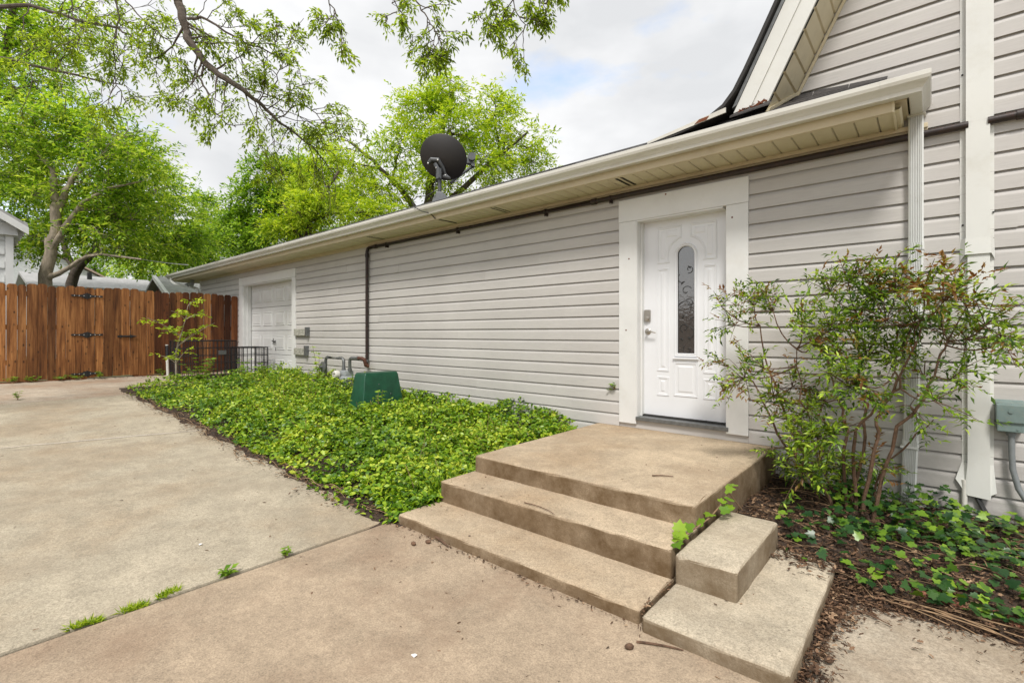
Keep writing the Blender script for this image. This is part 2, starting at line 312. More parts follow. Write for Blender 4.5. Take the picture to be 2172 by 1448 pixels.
M['lf_weed'] = leafmat('leaf_weed', [(0.0, (0.10, 0.22, 0.012)), (1.0, (0.27, 0.42, 0.035))], 0.35, nscale=3)
M['lf_nandina'] = leafmat('leaf_nandina', [(0.0, (0.035, 0.08, 0.012)), (0.4, (0.12, 0.22, 0.018)), (0.75, (0.27, 0.42, 0.03)), (1.0, (0.48, 0.60, 0.07))], 0.3, rough=0.35, nscale=2.0, namt=0.5, spec=0.5)
M['lf_red'] = leafmat('leaf_nandina_red', [(0.0, (0.16, 0.07, 0.025)), (0.5, (0.27, 0.15, 0.05)), (1.0, (0.28, 0.27, 0.05))], 0.35, (1.5, 1.0, 0.5), rough=0.4, nscale=3)
M['lf_englishivy'] = leafmat('leaf_english_ivy', [(0.0, (0.012, 0.045, 0.012)), (0.5, (0.03, 0.09, 0.016)), (0.8, (0.10, 0.20, 0.02)), (1.0, (0.22, 0.36, 0.03))], 0.2, rough=0.35, nscale=2.5, namt=0.4, spec=0.5)
M['lf_dead'] = leafmat('leaf_dead', [(0.0, (0.035, 0.02, 0.012)), (0.6, (0.12, 0.065, 0.035)), (0.9, (0.24, 0.14, 0.08)), (1.0, (0.42, 0.28, 0.17))], 0.1, (1, 1, 1), 0.8, 3)
# ------------------------------------------------------------------ ground and driveway
g = MB()
xs = [-400, -60, -12.9, -2.86, 400]
for i in range(4):
    x0, x1 = xs[i], xs[i + 1]
    g.add([(x0, -400, gz(x0) - 0.09), (x1, -400, gz(x1) - 0.09), (x1, 400, gz(x1) - 0.09), (x0, 400, gz(x0) - 0.09)], [(0, 1, 2, 3)])
tag(g.build('ground', M['earth']), kind='structure')
drive = empty('driveway', (0, 0, 0), kind='structure')
def slab(x0, x1, y0, y1, mat, n=1, dz=0):
    m = MB(); m.add([(x0, y0, gz(x0) - .12), (x1, y0, gz(x1) - .12), (x1, y1, gz(x1) - .12), (x0, y1, gz(x0) - .12),
                     (x0, y0, gz(x0) + dz), (x1, y0, gz(x1) + dz), (x1, y1, gz(x1) + dz), (x0, y1, gz(x0) + dz)],
                    [(0, 3, 2, 1), (4, 5, 6, 7), (0, 1, 5, 4), (1, 2, 6, 5), (2, 3, 7, 6), (3, 0, 4, 7)])
    return m.build('slab', mat, drive, bevel=0.012)
slab(-2.846, -0.43, -14, -1.3, M['conc_near'])
slab(-0.42, 6.0, -14, -1.2, M['conc_right'], dz=-0.012)
slab(-10.06, -2.874, -14, -2.2, M['conc_mid'])
slab(-12.95, -10.075, -14, -2.0, M['conc_far'])
slab(-12.95, -10.95, -1.992, -0.01, M['conc_far'])
jt = MB()
jt.add([(-2.88, -14, -.02), (-2.84, -14, -.02), (-2.84, -2.1, -.02), (-2.88, -2.1, -.02)], [(0, 1, 2, 3)])
jt.add([(-10.085, -14, gz(-10.085) - .03), (-10.05, -14, gz(-10.05) - .03), (-10.05, -2.1, gz(-10.05) - .03), (-10.085, -2.1, gz(-10.085) - .03)], [(0, 1, 2, 3)])
jt.add([(-0.435, -14, -.03), (-0.415, -14, -.03), (-0.415, -1.4, -.03), (-0.435, -1.4, -.03)], [(0, 1, 2, 3)])
jt.build('joint_fill', M['crack'], drive)
rl_ = MB(); rp_ = random.Random(2); A0, A1 = at_g(0, 950), at_g(640, 893); up_ = []; lo_ = []
for i in range(31):
    p = A0.lerp(A1, i / 30); w = .018 + .016 * abs(math.sin(i * 1.7)) ; o = rp_.uniform(-.012, .012)
    up_.append((p.x + w + o, p.y, gz(p.x + w + o) + .003)); lo_.append((p.x - w + o, p.y, gz(p.x - w + o) + .003))
rl_.rings([lo_, up_], cap=False, close=False); rl_.build('patched_seam', M['repair'], drive)

# planting beds (bare soil); edges wander
def bed(name, outline, zf, mat, res=0.13):
    xs_ = [p[0] for p in outline]; ys_ = [p[1] for p in outline]
    nx = int((max(xs_) - min(xs_)) / res) + 2; ny = int((max(ys_) - min(ys_)) / res) + 2
    X = np.linspace(min(xs_), max(xs_), nx); Y = np.linspace(min(ys_), max(ys_), ny)
    v = []; keep = {}; f = []
    for i, x in enumerate(X):
        for j, y in enumerate(Y): v.append((x, y, zf(x, y)))
    for i in range(nx - 1):
        for j in range(ny - 1):
            cx, cy = (X[i] + X[i + 1]) / 2, (Y[j] + Y[j + 1]) / 2
            if inside(cx, cy, outline): f.append((i * ny + j, (i + 1) * ny + j, (i + 1) * ny + j + 1, i * ny + j + 1))
    o = np_mesh(name, v, f, mat, smooth=True); return tag(o, kind='structure')
def inside(x, y, poly):
    c = False; n = len(poly); j = n - 1
    for i in range(n):
        xi, yi = poly[i]; xj, yj = poly[j]
        if (yi > y) != (yj > y) and x < (xj - xi) * (y - yi) / (yj - yi) + xi: c = not c
        j = i
    return c
def hn(x, y, s=1.0):     # cheap smooth value noise
    return (math.sin(x * 2.1 * s + 1.3) * math.cos(y * 2.7 * s - 0.4) + 0.5 * math.sin(x * 5.3 * s - y * 4.1 * s) + 0.3 * math.cos(x * 9.7 * s + y * 8.3 * s)) / 1.8
BED_L = [(-2.72, 0), (-2.72, -2.20), (-2.80, -2.66), (-3.3, -2.72), (-4.0, -2.66), (-5.0, -2.60), (-6.2, -2.58), (-7.6, -2.50), (-9.0, -2.62), (-10.2, -2.68), (-10.85, -2.55), (-11.0, -1.9), (-11.05, -0.8), (-11.0, 0)]
def sdist(x, y, poly):
    best = 9.0; n = len(poly)
    for i in range(n):
        ax_, ay_ = poly[i]; bx_, by_ = poly[(i + 1) % n]; dx_, dy_ = bx_ - ax_, by_ - ay_
        t = max(0.0, min(1.0, ((x - ax_) * dx_ + (y - ay_) * dy_) / (dx_ * dx_ + dy_ * dy_ + 1e-9))); best = min(best, math.hypot(x - ax_ - dx_ * t, y - ay_ - dy_ * t))
    return best if inside(x, y, poly) else -best
def zl(x, y):
    e = max(-1.0, min(1.0, (y + 2.64 + .05 * hn(x * 2.2, y * 2, 1.3) + .025 * hn(x * 7, y * 6)) / 0.30)); e = min(e, (x + 11.0 + .05 * hn(y * 3, x)) / .3 if x < -10.5 else 1.0)
    return gz(x) + 0.03 * e + (0.018 * hn(x, y, 1.6) * e if e > 0 else 0)
bed('flower_bed', [(-2.72, 0), (-2.72, -3.0), (-11.3, -3.0), (-11.3, 0)], zl, M['soil'], 0.045)
BED_R = [(-1.02, 0), (-1.02, -1.30), (-0.67, -1.44), (-0.67, -1.62), (-0.40, -1.64), (-0.40, -2.75), (-0.345, -2.70), (-0.33, -2.3), (-0.25, -2.0), (-0.16, -1.70), (0.1, -1.62), (0.35, -1.60), (1.2, -1.55), (4.0, -1.55), (4.0, 0)]
BED_RX = [(-2.0, .5), (-2.0, -1.30), (-0.67, -1.44), (-0.67, -1.62), (-0.60, -2.80), (-0.372, -2.74), (-0.365, -2.3), (-0.34, -2.0), (-0.29, -1.76), (-0.12, -1.68), (0.1, -1.66), (0.35, -1.65), (1.2, -1.58), (4.0, -1.55), (6.0, .5)]
def zr(x, y):
    s_ = sdist(x, y, BED_RX) + .022 * hn(x * 4, y * 4) + .012 * hn(x * 11, y * 10)
    e = max(-1.0, min(1.0, s_ / .28)); return -0.012 + .06 * e + (.02 * hn(x, y, 2.3) * e if e > 0 else 0) + (0.045 * min(1, (y + 1.5) / .3) if x < -.3 and y > -1.5 else 0)
bed('mulch_bed', [(-1.02, 0), (-1.02, -1.30), (-0.69, -1.46), (-0.66, -1.62), (-0.45, -1.70), (-0.43, -2.95), (-.1, -2.9), (.1, -2.0), (4.0, -1.9), (4.0, 0)], zr, M['soil'], 0.028)

# ------------------------------------------------------------------ steps
st = empty('entry_steps', (-1.88, -1.2, 0), 'broad tan concrete entry steps of three rises leading up to white front door', 'steps')
def rough_box(x0, x1, y0, y1, z0, z1, name, mat, parent, bev=0.018, amp=0.004, seed=0):
    m = MB(); m.box(x0, x1, y0, y1, z0, z1); o = m.build(name, mat, parent)
    bm = bmesh.new(); bm.from_mesh(o.data)
    for ax, n in ((0, max(1, int((x1 - x0) / .09))), (1, max(1, int((y1 - y0) / .09)))):
        es = [e for e in bm.edges if abs(abs((e.verts[1].co - e.verts[0].co)[ax]) - (x1 - x0 if ax == 0 else y1 - y0)) < 1e-4 or False]
        bmesh.ops.subdivide_edges(bm, edges=[e for e in bm.edges if abs((e.verts[1].co - e.verts[0].co).normalized()[ax]) > .99], cuts=n, use_grid_fill=True)
    bmesh.ops.bevel(bm, geom=[e for e in bm.edges if len(e.link_faces) == 2 and e.calc_face_angle(0) > 0.8], offset=bev, segments=3, affect='EDGES', profile=0.5)
    r = random.Random(seed)
    for v in bm.verts:
        k = amp * (2.0 if r.random() < .02 else .55); v.co += Vector((r.uniform(-k, k), r.uniform(-k, k), r.uniform(-k, k) * 0.5))
    bm.to_mesh(o.data); bm.free(); shade(o.data, 50); return o
rough_box(-2.735, -1.0, -1.885, 0.0, -0.1, 0.342, 'landing', M['conc_step'], st, seed=1)
rough_box(-2.755, -0.995, -2.225, -1.80, -0.1, 0.215, 'step', M['conc_step'], st, seed=2)
rough_box(-2.775, -0.99, -2.585, -2.15, -0.1, 0.066, 'step', M['conc_step'], st, seed=3)
ss = empty('side_steps', (-0.7, -2.0, 0), 'pale grey corner steps cracked away from the right end of broad entry steps', 'steps')
rough_box(-0.965, -0.672, -2.25, -1.46, -0.1, 0.212, 'step', M['conc_side'], ss, seed=4)
rough_box(-0.965, -0.385, -2.62, -1.47, -0.1, 0.068, 'base_slab', M['conc_side'], ss, seed=5)

# ------------------------------------------------------------------ house
house = empty('house', (-6, 2, 0), 'long beige vinyl sided house with white front door and low wing roof', 'house')
DX0, DX1, DZ0, DZ1 = -2.467, -1.213, 0.40, 2.68       # entry door casing, outer
DO0, DO1, DOT = -2.276, -1.399, 2.452                 # opening
GX0, GX1, GZ1 = -12.62, -9.71, 2.63                   # garage casing
GO0, GO1, GOT = -12.40, -9.875, 2.45
WX0, WX1 = -15.43, 3.4
def rake_x(z): return -0.846 + (z - 3.309) / 2.01
APX = 1.25
def rake_r(z): return 2 * APX - rake_x(z)
APZ = 3.309 + (APX + 0.846) * 2.01
core = MB()
core.box(WX0, GO0, 0.0, 0.2, -0.3, 2.9); core.box(GO0, GO1, 0.0, 0.2, GOT, 2.9); core.box(GO1, DO0, 0.0, 0.2, -0.3, 2.9)
core.box(DO0, DO1, 0.0, 0.2, DOT, 2.9); core.box(DO0, DO1, 0.0, 0.2, -0.3, 0.42); core.box(DO1, WX1, 0.0, 0.2, -0.3, 2.9)
core.box(WX0, WX0 + 0.2, 0.2, 7.0, -0.3, 2.9); core.box(WX1 - .2, WX1, 0.2, 7.0, -0.3, 2.9); core.box(WX0 + .2, WX1 - .2, 6.8, 7.0, -0.3, 2.9)
z0 = 2.9
core.rings([[(rake_x(z0) - 0.1, y, z0), (rake_r(z0) + 0.1, y, z0), (APX, y, APZ)] for y in (0.0, 0.2)])
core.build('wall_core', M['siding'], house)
H = 0.1277
PROF = [(-0.002, 0.016), (-0.0205, 0.016), (-0.0208, 0.0), (-0.0235, 0.0), (-0.0205, H * 0.70), (-0.017, H * 0.80), (-0.006, H * 0.955), (-0.003, H * 0.96), (-0.0025, H + 0.012), (-0.002, H + 0.012)]
def board(x0, x1, z, xr=None, dy=0.0):
    m = MB(); j = random.uniform(-.0025, .0025)
    j2 = random.uniform(-.0025, .0025)
    a = [(x0, y + dy, z + h + j) for y, h in PROF]; b = [(x1, y + dy, z + h + j2) for y, h in PROF]
    if xr:   # follow the rake at either end
        a = [(max(x0, xr[0](z + h)), y + dy, z + h) for y, h in PROF]; b = [(min(x1, xr[1](z + h)), y + dy, z + h) for y, h in PROF]
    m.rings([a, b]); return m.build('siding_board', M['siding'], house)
for k in range(-11, 60):
    z = 1.2375 + H * k
    if z > APZ - 0.2: break
    ivs = []
    if z < 2.80 - 0.02:
        if z + 0.02 < GZ1 - H and z > -0.2: ivs += [(WX0, GX0), (GX1, -2.465)]
        else: ivs += [(WX0, -2.465)]
        if z + 0.02 < DZ1 - H:
            if z + H < 0.35: ivs = [(a, min(b, -2.7)) for a, b in ivs]; ivs += [(-1.03, WX1)]
            elif z < 0.40: ivs[-1] = (ivs[-1][0], -2.469); ivs += [(DX1 + .002, WX1)]
            else: ivs += [(DX1, WX1)]
        else: ivs[-1] = (ivs[-1][0], WX1)
        for a, b in ivs:
            x = a; first = True
            while x < b - 1e-6:
                step = 3.66 if not first else 1.1 + 2.4 * ((k * 0.37) % 1.0)
                e = min(b, x + step)
                if b - e < 0.5: e = b
                if e > x: board(x, e + (0.012 if e < b else 0), z, dy=(-0.0026 if first else 0.0))
                x = e; first = False
    else:
        board(-9, 9, z, (rake_x, rake_r))
# boards over the strip just under the soffit are slim starter pieces
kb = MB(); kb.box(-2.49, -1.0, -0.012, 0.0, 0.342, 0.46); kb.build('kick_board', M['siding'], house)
# trim under the soffit and inside corner post
m = MB(); m.box(WX0, -0.02, -0.045, -0.001, 2.775, 2.808); m.box(WX0, -0.02, -0.028, -0.0005, 2.755, 2.776); m.build('eave_trim', M['cream'], house, bevel=.004)
m = MB(); m.box(WX0 - .035, WX0 + .05, -0.028, 0.05, -0.2, 2.80); m.build('corner_post', M['vinyl'], house, bevel=.006)
m = MB()
for (xx, a, b) in ((-0.145, 0.0, 0.0),):
    m.box(-2.66, -2.466, -0.024, -0.02, 2.69, 2.70)
m.build('seam_cover', M['siding'], house)

# --- casings
def casing(name, x0, x1, xo0, xo1, zb, zt, zo, parent, mat, d=0.036):
    c = MB(); c.box(x0, xo0, -d, 0.0, zb, zo); c.box(xo1, x1, -d, 0.0, zb, zo); o = c.build(name, mat, parent, bevel=0.003)
    h = MB(); h.box(x0 - .002, x1 + .002, -d - .002, 0.0, zo + .002, zt); h.build('head_board', mat, parent, bevel=0.003)
    return o
df = empty('entry_doorway', (-1.83 + 6, 0 - 2, 0.4)); df.parent = house
def cas_side(a, b, zb, zo): 
    c = MB(); c.box(a, b, -.036, 0.0, zb, zo); return c.build('side_board', M['white'], df, bevel=.003)
cas_side(DX0, DO0, 0.385, DOT); cas_side(DO1, DX1, 0.405, DOT)
h_ = MB(); h_.box(DX0 - .003, DX1 + .003, -.038, 0, DOT + .002, DZ1); h_.build('head_board', M['white'], df, bevel=.003)
j = MB(); j.box(DO0 - .0, DO0 + .012, -.03, .12, .44, DOT); j.box(DO0 + .012, DO1 - .03, -.03, .12, DOT - .014, DOT + .001); j.box(DO1 - .012, DO1 + .05, .0, .12, .44, DOT)
j.box(DO0 + .012, DO0 + .028, .045, .10, .44, DOT - .014)
j.build('jamb', M['white'], df, bevel=.002)
s_ = MB(); s_.box(DO0, DO1 + .02, -.045, .16, .425, .462); s_.build('threshold', M['galv'], df, bevel=.004)
s_ = MB(); s_.box(DO0 + .012, DO1 + .02, .06, .11, .462, .476); s_.build('weather_strip', M['dark'], df)
for (px, py, yy) in ((1334, 549, -.0362), (1412, 412, -.0382), (1553, 461, -.0362), (1562, 602, -.0362), (1310 + 18, 700, -.0362)):
    p = at_y(px, py, yy); n_ = MB(); n_.lathe([(.008, 0), (.008, .002), (.004, .003)], p, (0, -1, 0), 10); n_.build('nail_stain', M['rust'], df)

door = empty('entry_door', (-1.815 + 6, 0.1 - 2, 0.48)); door.parent = house
CX = -1.815; DY = 0.100
# door leaf: one mesh with a real opening for the glass and raised mouldings
gw, gb, gt = 0.098, 1.093, 2.172
rad = gw; zc = gt - rad
arc = [(CX + gw * math.cos(a), zc + rad * math.sin(a)) for a in np.linspace(0, PI, 17)]
lx0, lx1, lz0, lz1 = -2.265, -1.362, .478, 2.438
leaf = MB()
loop = [(CX - gw, gb), (CX + gw, gb)] + arc          # counter-clockwise
def outer_of(i, p):
    return None
# front face as strips between the hole and the slab edge
hole = loop; bm = bmesh.new()
ov = [bm.verts.new((x, DY, z)) for x, z in ((lx0, lz0), (lx1, lz0), (lx1, lz1), (lx0, lz1))]
hv = [bm.verts.new((x, DY, z)) for x, z in hole[:-1]]
es = [bm.edges.new((ov[i], ov[(i + 1) % 4])) for i in range(4)] + [bm.edges.new((hv[i], hv[(i + 1) % len(hv)])) for i in range(len(hv))]
bmesh.ops.triangle_fill(bm, use_beauty=True, edges=es)
r_ = bmesh.ops.extrude_face_region(bm, geom=list(bm.faces)); bmesh.ops.translate(bm, vec=(0, .045, 0), verts=[v for v in r_['geom'] if isinstance(v, bmesh.types.BMVert)])
bmesh.ops.recalc_face_normals(bm, faces=bm.faces)
me = bpy.data.meshes.new('leaf'); bm.to_mesh(me); bm.free(); me.materials.append(M['door_white']); me.transform(Matrix.Translation(-wloc(door))); part('leaf', me, door)
def mould(path, name, wid=.011, hgt=.007, closed=True, y=DY):
    m = MB(); n = len(path); rs = []
    P = [Vector((a, b)) for a, b in path]
    for i in range(n):
        a = P[i - 1] if (closed or i > 0) else P[i]; b = P[(i + 1) % n] if (closed or i < n - 1) else P[i]
        d1 = (P[i] - a); d2 = (b - P[i]); d1 = d1.normalized() if d1.length > 0 else d2.normalized(); d2 = d2.normalized() if d2.length > 0 else d1
        nn = Vector((-(d1 + d2).y, (d1 + d2).x)); nn.normalize(); k = 1 / max(.4, nn.dot(Vector((-d1.y, d1.x))))
        ring = []
        for o_, h_2 in ((-wid, 0), (-wid * .55, hgt), (0, hgt * .55), (wid * .5, hgt * .9), (wid, 0)):
            q = P[i] + nn * o_ * k; ring.append((q.x, y - h_2, q.y))
        rs.append(ring)
    if closed: rs.append(rs[0])
    m.rings(rs, cap=False, close=False)
    return m.build(name, M['door_white'], door, smooth=False)
def rect(x0, x1, z0, z1): return [(x0, z0), (x1, z0), (x1, z1), (x0, z1)]
def arcpts(r, a0, a1, n=9): return [(CX + r * math.cos(a), zc + r * math.sin(a)) for a in np.linspace(a0, a1, n)]
mould(loop[:-1], 'glass_frame', .017, .014)
R1 = .185
aL = math.acos(.05 / R1); aE = math.asin((2.017 - zc) / R1) if abs(2.017 - zc) < R1 else 0
mould([(CX + .285, 2.017), (CX + .285, 2.36), (CX + .048, 2.36)] + arcpts(R1, aL, aE), 'panel')
mould([(CX - .285, 2.017), (CX - .285, 2.36), (CX - .048, 2.36)] + arcpts(R1, PI - aL, PI - aE), 'panel')
for s in (-1, 1):
    a, b = sorted((CX + s * .285, CX + s * .178))
    mould(rect(a, b, .936, 1.948), 'panel'); mould(rect(a, b, .69, .862), 'panel')
mould(rect(CX - .112, CX + .105, .697, 1.017), 'panel')
m = MB()
for (x0, x1, z0_, z1_) in ((CX - .255, CX - .208, .966, 1.918), (CX + .208, CX + .255, .966, 1.918), (CX - .255, CX - .208, .72, .832), (CX + .208, CX + .255, .72, .832), (CX - .08, CX + .075, .727, .987), (CX - .258, CX - .205, 2.05, 2.33), (CX + .205, CX + .258, 2.05, 2.33), (CX - .19, CX - .08, 2.265, 2.33), (CX + .08, CX + .19, 2.265, 2.33)):
    i_ = .012
    m.rings([[(x0, DY, z0_), (x1, DY, z0_), (x1, DY, z1_), (x0, DY, z1_)], [(x0 + i_, DY - .005, z0_ + i_), (x1 - i_, DY - .005, z0_ + i_), (x1 - i_, DY - .005, z1_ - i_), (x0 + i_, DY - .005, z1_ - i_)]], True)
m.build('raised_field', M['door_white'], door)
m = MB(); m.box(CX - .125, CX + .125, DY - .022, DY, 1.052, 1.068); m.build('glass_sill', M['door_white'], door, bevel=.004)
# decorative glass: dark wavy pane that mirrors the yard, with scroll leading
gm, gnt, gb_ = new_mat('textured_glass'); gp = geo_pos(gnt)
gb_.inputs['Base Color'].default_value = (0.065, 0.062, 0.058, 1); gb_.inputs['Roughness'].default_value = 0.04; gb_.inputs['Specular IOR Level'].default_value = 1.0; gb_.inputs['IOR'].default_value = 1.85
gn = noise(gnt, gp, 40, 3, 0.5); bump(gnt, gb_, gn.outputs[0], 0.10, 0.01)
m = MB(); m.rings([[(x, DY + .012, z) for x, z in loop[:-1]], [(x, DY + .02, z) for x, z in loop[:-1]]]); m.build('glass_pane', gm, door)
def spiral(cx, cz, r0, r1, a0, a1, n=16): return [(cx + (r0 + (r1 - r0) * i / (n - 1)) * math.cos(a0 + (a1 - a0) * i / (n - 1)), DY + .010, cz + (r0 + (r1 - r0) * i / (n - 1)) * math.sin(a0 + (a1 - a0) * i / (n - 1))) for i in range(n)]
m = MB()
for (cx, cz, r0, r1, a0, a1) in ((.0, 1.55, .085, .04, 2.9, -.6), (.03, 1.60, .045, .012, 2.4, -2.8), (-.02, 1.36, .045, .02, 4.4, -1.6), (.01, 1.30, .08, .045, 1.4, -1.4), (.015, 1.145, .05, .012, 2.3, 8.0), (.03, 1.93, .04, .014, -1.9, 4.0), (-.03, 1.84, .06, .03, 2.2, 5.2), (.0, 1.72, .055, .012, .4, 5.6)):
    m.tube(spiral(CX + cx, cz, r0, r1, a0, a1), .0035, 5)
for (cx, cz, a) in ((-.03, 1.47, .9), (.05, 1.45, .5), (.0, 1.385, 2.2), (-.045, 1.25, 2.6), (.03, 1.26, 2.2), (.03, 1.95, 2.3), (-.04, 1.80, 1.0)):
    c_, s_ = math.cos(a), math.sin(a); m.rings([[(CX + cx + c_ * u - s_ * v, y, cz + s_ * u + c_ * v) for u, v in ((-.022, 0), (0, .008), (.022, 0), (0, -.008))] for y in (DY + .012, DY + .007)])
m.build('glass_scrollwork', M['cable'], door)
m = MB(); m.box(-2.242, -2.176, DY - .020, DY, 1.425, 1.548); m.build('deadbolt', M['nickel'], door, bevel=.010, seg=3)
m = MB(); m.lathe([(.022, 0), (.022, .012), (.012, .014)], (-2.209, DY - .02, 1.458), (0, -1, 0), 18); m.build('lock_cylinder', M['nickel'], door)
m = MB(); m.lathe([(.032, 0), (.032, .006), (.026, .012), (.012, .014), (.012, .05)], (-2.207, DY, 1.325), (0, -1, 0), 20)
m.tube([(-2.207, DY - .05, 1.325), (-2.18, DY - .055, 1.327), (-2.14, DY - .052, 1.320), (-2.105, DY - .047, 1.312)], [.010, .010, .008, .006], 10); m.build('lever_handle', M['nickel'], door, smooth=True)

# --- garage door
gd = empty('garage_doorway', (-11.1 + 6, -2, 0.3)); gd.parent = house
for (a, b) in ((GX0, GO0), (GO1, GX1)):
    c = MB(); c.box(a, b, -.036, 0, .2, GOT); c.build('side_board', M['white'], gd, bevel=.003)
c = MB(); c.box(GX0 - .003, GX1 + .003, -.04, 0, GOT + .002, GZ1); c.build('head_board', M['white'], gd, bevel=.003)
c = MB(); c.box(GO0 - .02, GO0 + .02, -.02, .2, .2, GOT); c.box(GO1 - .02, GO1 + .02, -.02, .2, .2, GOT); c.box(GO0 + .02, GO1 - .02, -.02, .2, GOT - .02, GOT + .001)
c.box(GO0 + .02, GO0 + .06, .05, .14, .2, GOT - .02); c.box(GO1 - .06, GO1 - .02, .05, .14, .2, GOT - .02); c.build('jamb', M['white'], gd, bevel=.002)
gdr = empty('garage_door', (-11.1 + 6, .15 - 2, 0.3)); gdr.parent = house
sh = (2.44 - .31) / 4; gy = .15
cw = (GO1 - GO0 - .06) / 4
for i in range(4):
    zb = .31 + i * sh; m = MB(); m.box(GO0 + .02, GO1 - .02, gy, gy + .04, zb + .004, zb + sh - .004); m.build('door_section', M['white'], gdr, bevel=.006)
    for j_ in range(4):
        x0 = GO0 + .03 + j_ * cw + .07; x1 = x0 + cw - .14; za, zb2 = zb + .11, zb + sh - .11; i_ = .035
        m = MB(); m.rings([[(x0, gy - .001, za), (x1, gy - .001, za), (x1, gy - .001, zb2), (x0, gy - .001, zb2)],
                           [(x0 + .012, gy - .012, za + .012), (x1 - .012, gy - .012, za + .012), (x1 - .012, gy - .012, zb2 - .012), (x0 + .012, gy - .012, zb2 - .012)],
                           [(x0 + .03, gy - .004, za + .03), (x1 - .03, gy - .004, za + .03), (x1 - .03, gy - .004, zb2 - .03), (x0 + .03, gy - .004, zb2 - .03)],
                           [(x0 + .06, gy - .012, za + .06), (x1 - .06, gy - .012, za + .06), (x1 - .06, gy - .012, zb2 - .06), (x0 + .06, gy - .012, zb2 - .06)]]); m.build('panel', M['white'], gdr)
hx = -11.05; hz = 1.13
m = MB(); m.lathe([(.03, 0), (.03, .01), (.012, .012), (.012, .04)], (hx, gy, hz), (0, -1, 0), 12); m.tube([(hx - .09, gy - .04, hz + .02), (hx, gy - .045, hz), (hx + .09, gy - .04, hz - .02)], .010, 8); m.tube([(hx - .02, gy - .04, hz + .07), (hx - .02, gy - .045, hz - .06)], .008, 8)
m.tube([(hx + .02, gy - .01, hz - .12), (hx + .03, gy - .012, hz - .16), (hx + .02, gy - .012, hz - .2)], .006, 6); m.build('handle', M['black'], gdr)

# --- eave: soffit panels, fascia, gutter
SXA, SXB = -16.45, -0.205
pw = 0.1325; n = int((SXB - SXA) / pw)
sp = MB(); x0, x1, g_ = 0.0, pw, .012
sp.add([(0, 0.0, 2.812), (g_, 0.0, 2.808), (pw - g_, 0.0, 2.808), (pw, 0.0, 2.824), (0, -.43, 2.812), (g_, -.43, 2.808), (pw - g_, -.43, 2.808), (pw, -.43, 2.824)],
       [(0, 1, 5, 4), (1, 2, 6, 5), (2, 3, 7, 6)])
sp.add([(0, 0, 2.835), (pw, 0, 2.835), (pw, -.43, 2.835), (0, -.43, 2.835)], [(0, 1, 2, 3)])
so = sp.build('soffit_panel', M['soffit']); so.parent = house; so.location = Vector((SXA, 0, 0)) - wloc(house)
for i in range(1, n + 1):
    o = so.copy(); COL.objects.link(o); o.location = Vector((SXA + i * pw, 0, random.uniform(-.0008, .0008))) - wloc(house)
for (pa, pb) in (((1318, 380), None), ((1052, 442), None), ((800, 505), None)):
    c = at(pa[0], pa[1], 1); r = ray(*pa); t = (2.806 - CAM.z) / r.z; c = CAM + r * t
    m = MB()
    for row in range(2):
        for q in range(26):
            yy = -.36 + q * .0115; xx = c.x - .05 + row * .055
            m.box(xx, xx + .030, yy, yy + .0038, 2.8055, 2.8075)
    m.build('soffit_vent', M['dark'], house)
fa = MB(); fa.box(SXA - .02, -0.20, -.445, -.430, 2.795, 2.975); fa.box(SXA - .02, -.20, -.430, -.405, 2.795, 2.806); fa.build('fascia', M['cream'], house, bevel=.003)
m = MB(); m.box(-.2035, -.188, -.448, -.03, 2.792, 2.93); m.build('eave_end_cap', M['soffit'], house, bevel=.004)
m = MB(); m.box(-.188, -.125, -.43, -.012, 2.86, 2.95); m.build('eave_blocking', M['cream'], house)
m = MB(); m.box(SXA - .02, SXA, -.44, 7.4, 2.795, 2.975); m.build('side_fascia', M['cream'], house)
m = MB(); m.box(SXA, WX0, 0, 7.0, 2.808, 2.82); m.build('side_soffit', M['soffit'], house)
GP = [(-.447, 2.975), (-.447, 2.868), (-.452, 2.862), (-.515, 2.862), (-.520, 2.885), (-.535, 2.905), (-.555, 2.925), (-.562, 2.945), (-.562, 2.972), (-.552, 2.978), (-.548, 2.974), (-.556, 2.966), (-.556, 2.946), (-.530, 2.910), (-.512, 2.89), (-.510, 2.868), (-.455, 2.868), (-.453, 2.975)]
gt_ = MB(); gt_.rings([[(-16.55, y, z) for y, z in GP], [(-7.6, y, z) for y, z in GP], [(-(y + .562), y, z) for y, z in GP]]); gt_.build('gutter', M['gutter'], house)
gr = MB(); gr.rings([[(-(y + .562), y, z) for y, z in GP], [(-(y + .562), -.022, z) for y, z in GP]]); gr.build('gutter_return', M['gutter'], house)
for xx in (-.26, -4.2, -8.9):
    m = MB()
    m.rings([[(xx, y - (.002 if y < -.5 else 0), z - (.002 if z < 2.87 else 0)) for y, z in GP[2:10]], [(xx + .045, y - (.002 if y < -.5 else 0), z - (.002 if z < 2.87 else 0)) for y, z in GP[2:10]]], cap=False, close=False)
    m.build('gutter_joint', M['gutter'], house)
m = MB(); m.rings([[(-16.552, y, z) for y, z in GP[1:9]], [(-16.545, y, z) for y, z in GP[1:9]]]); m.build('gutter_end_cap', M['gutter'], house)
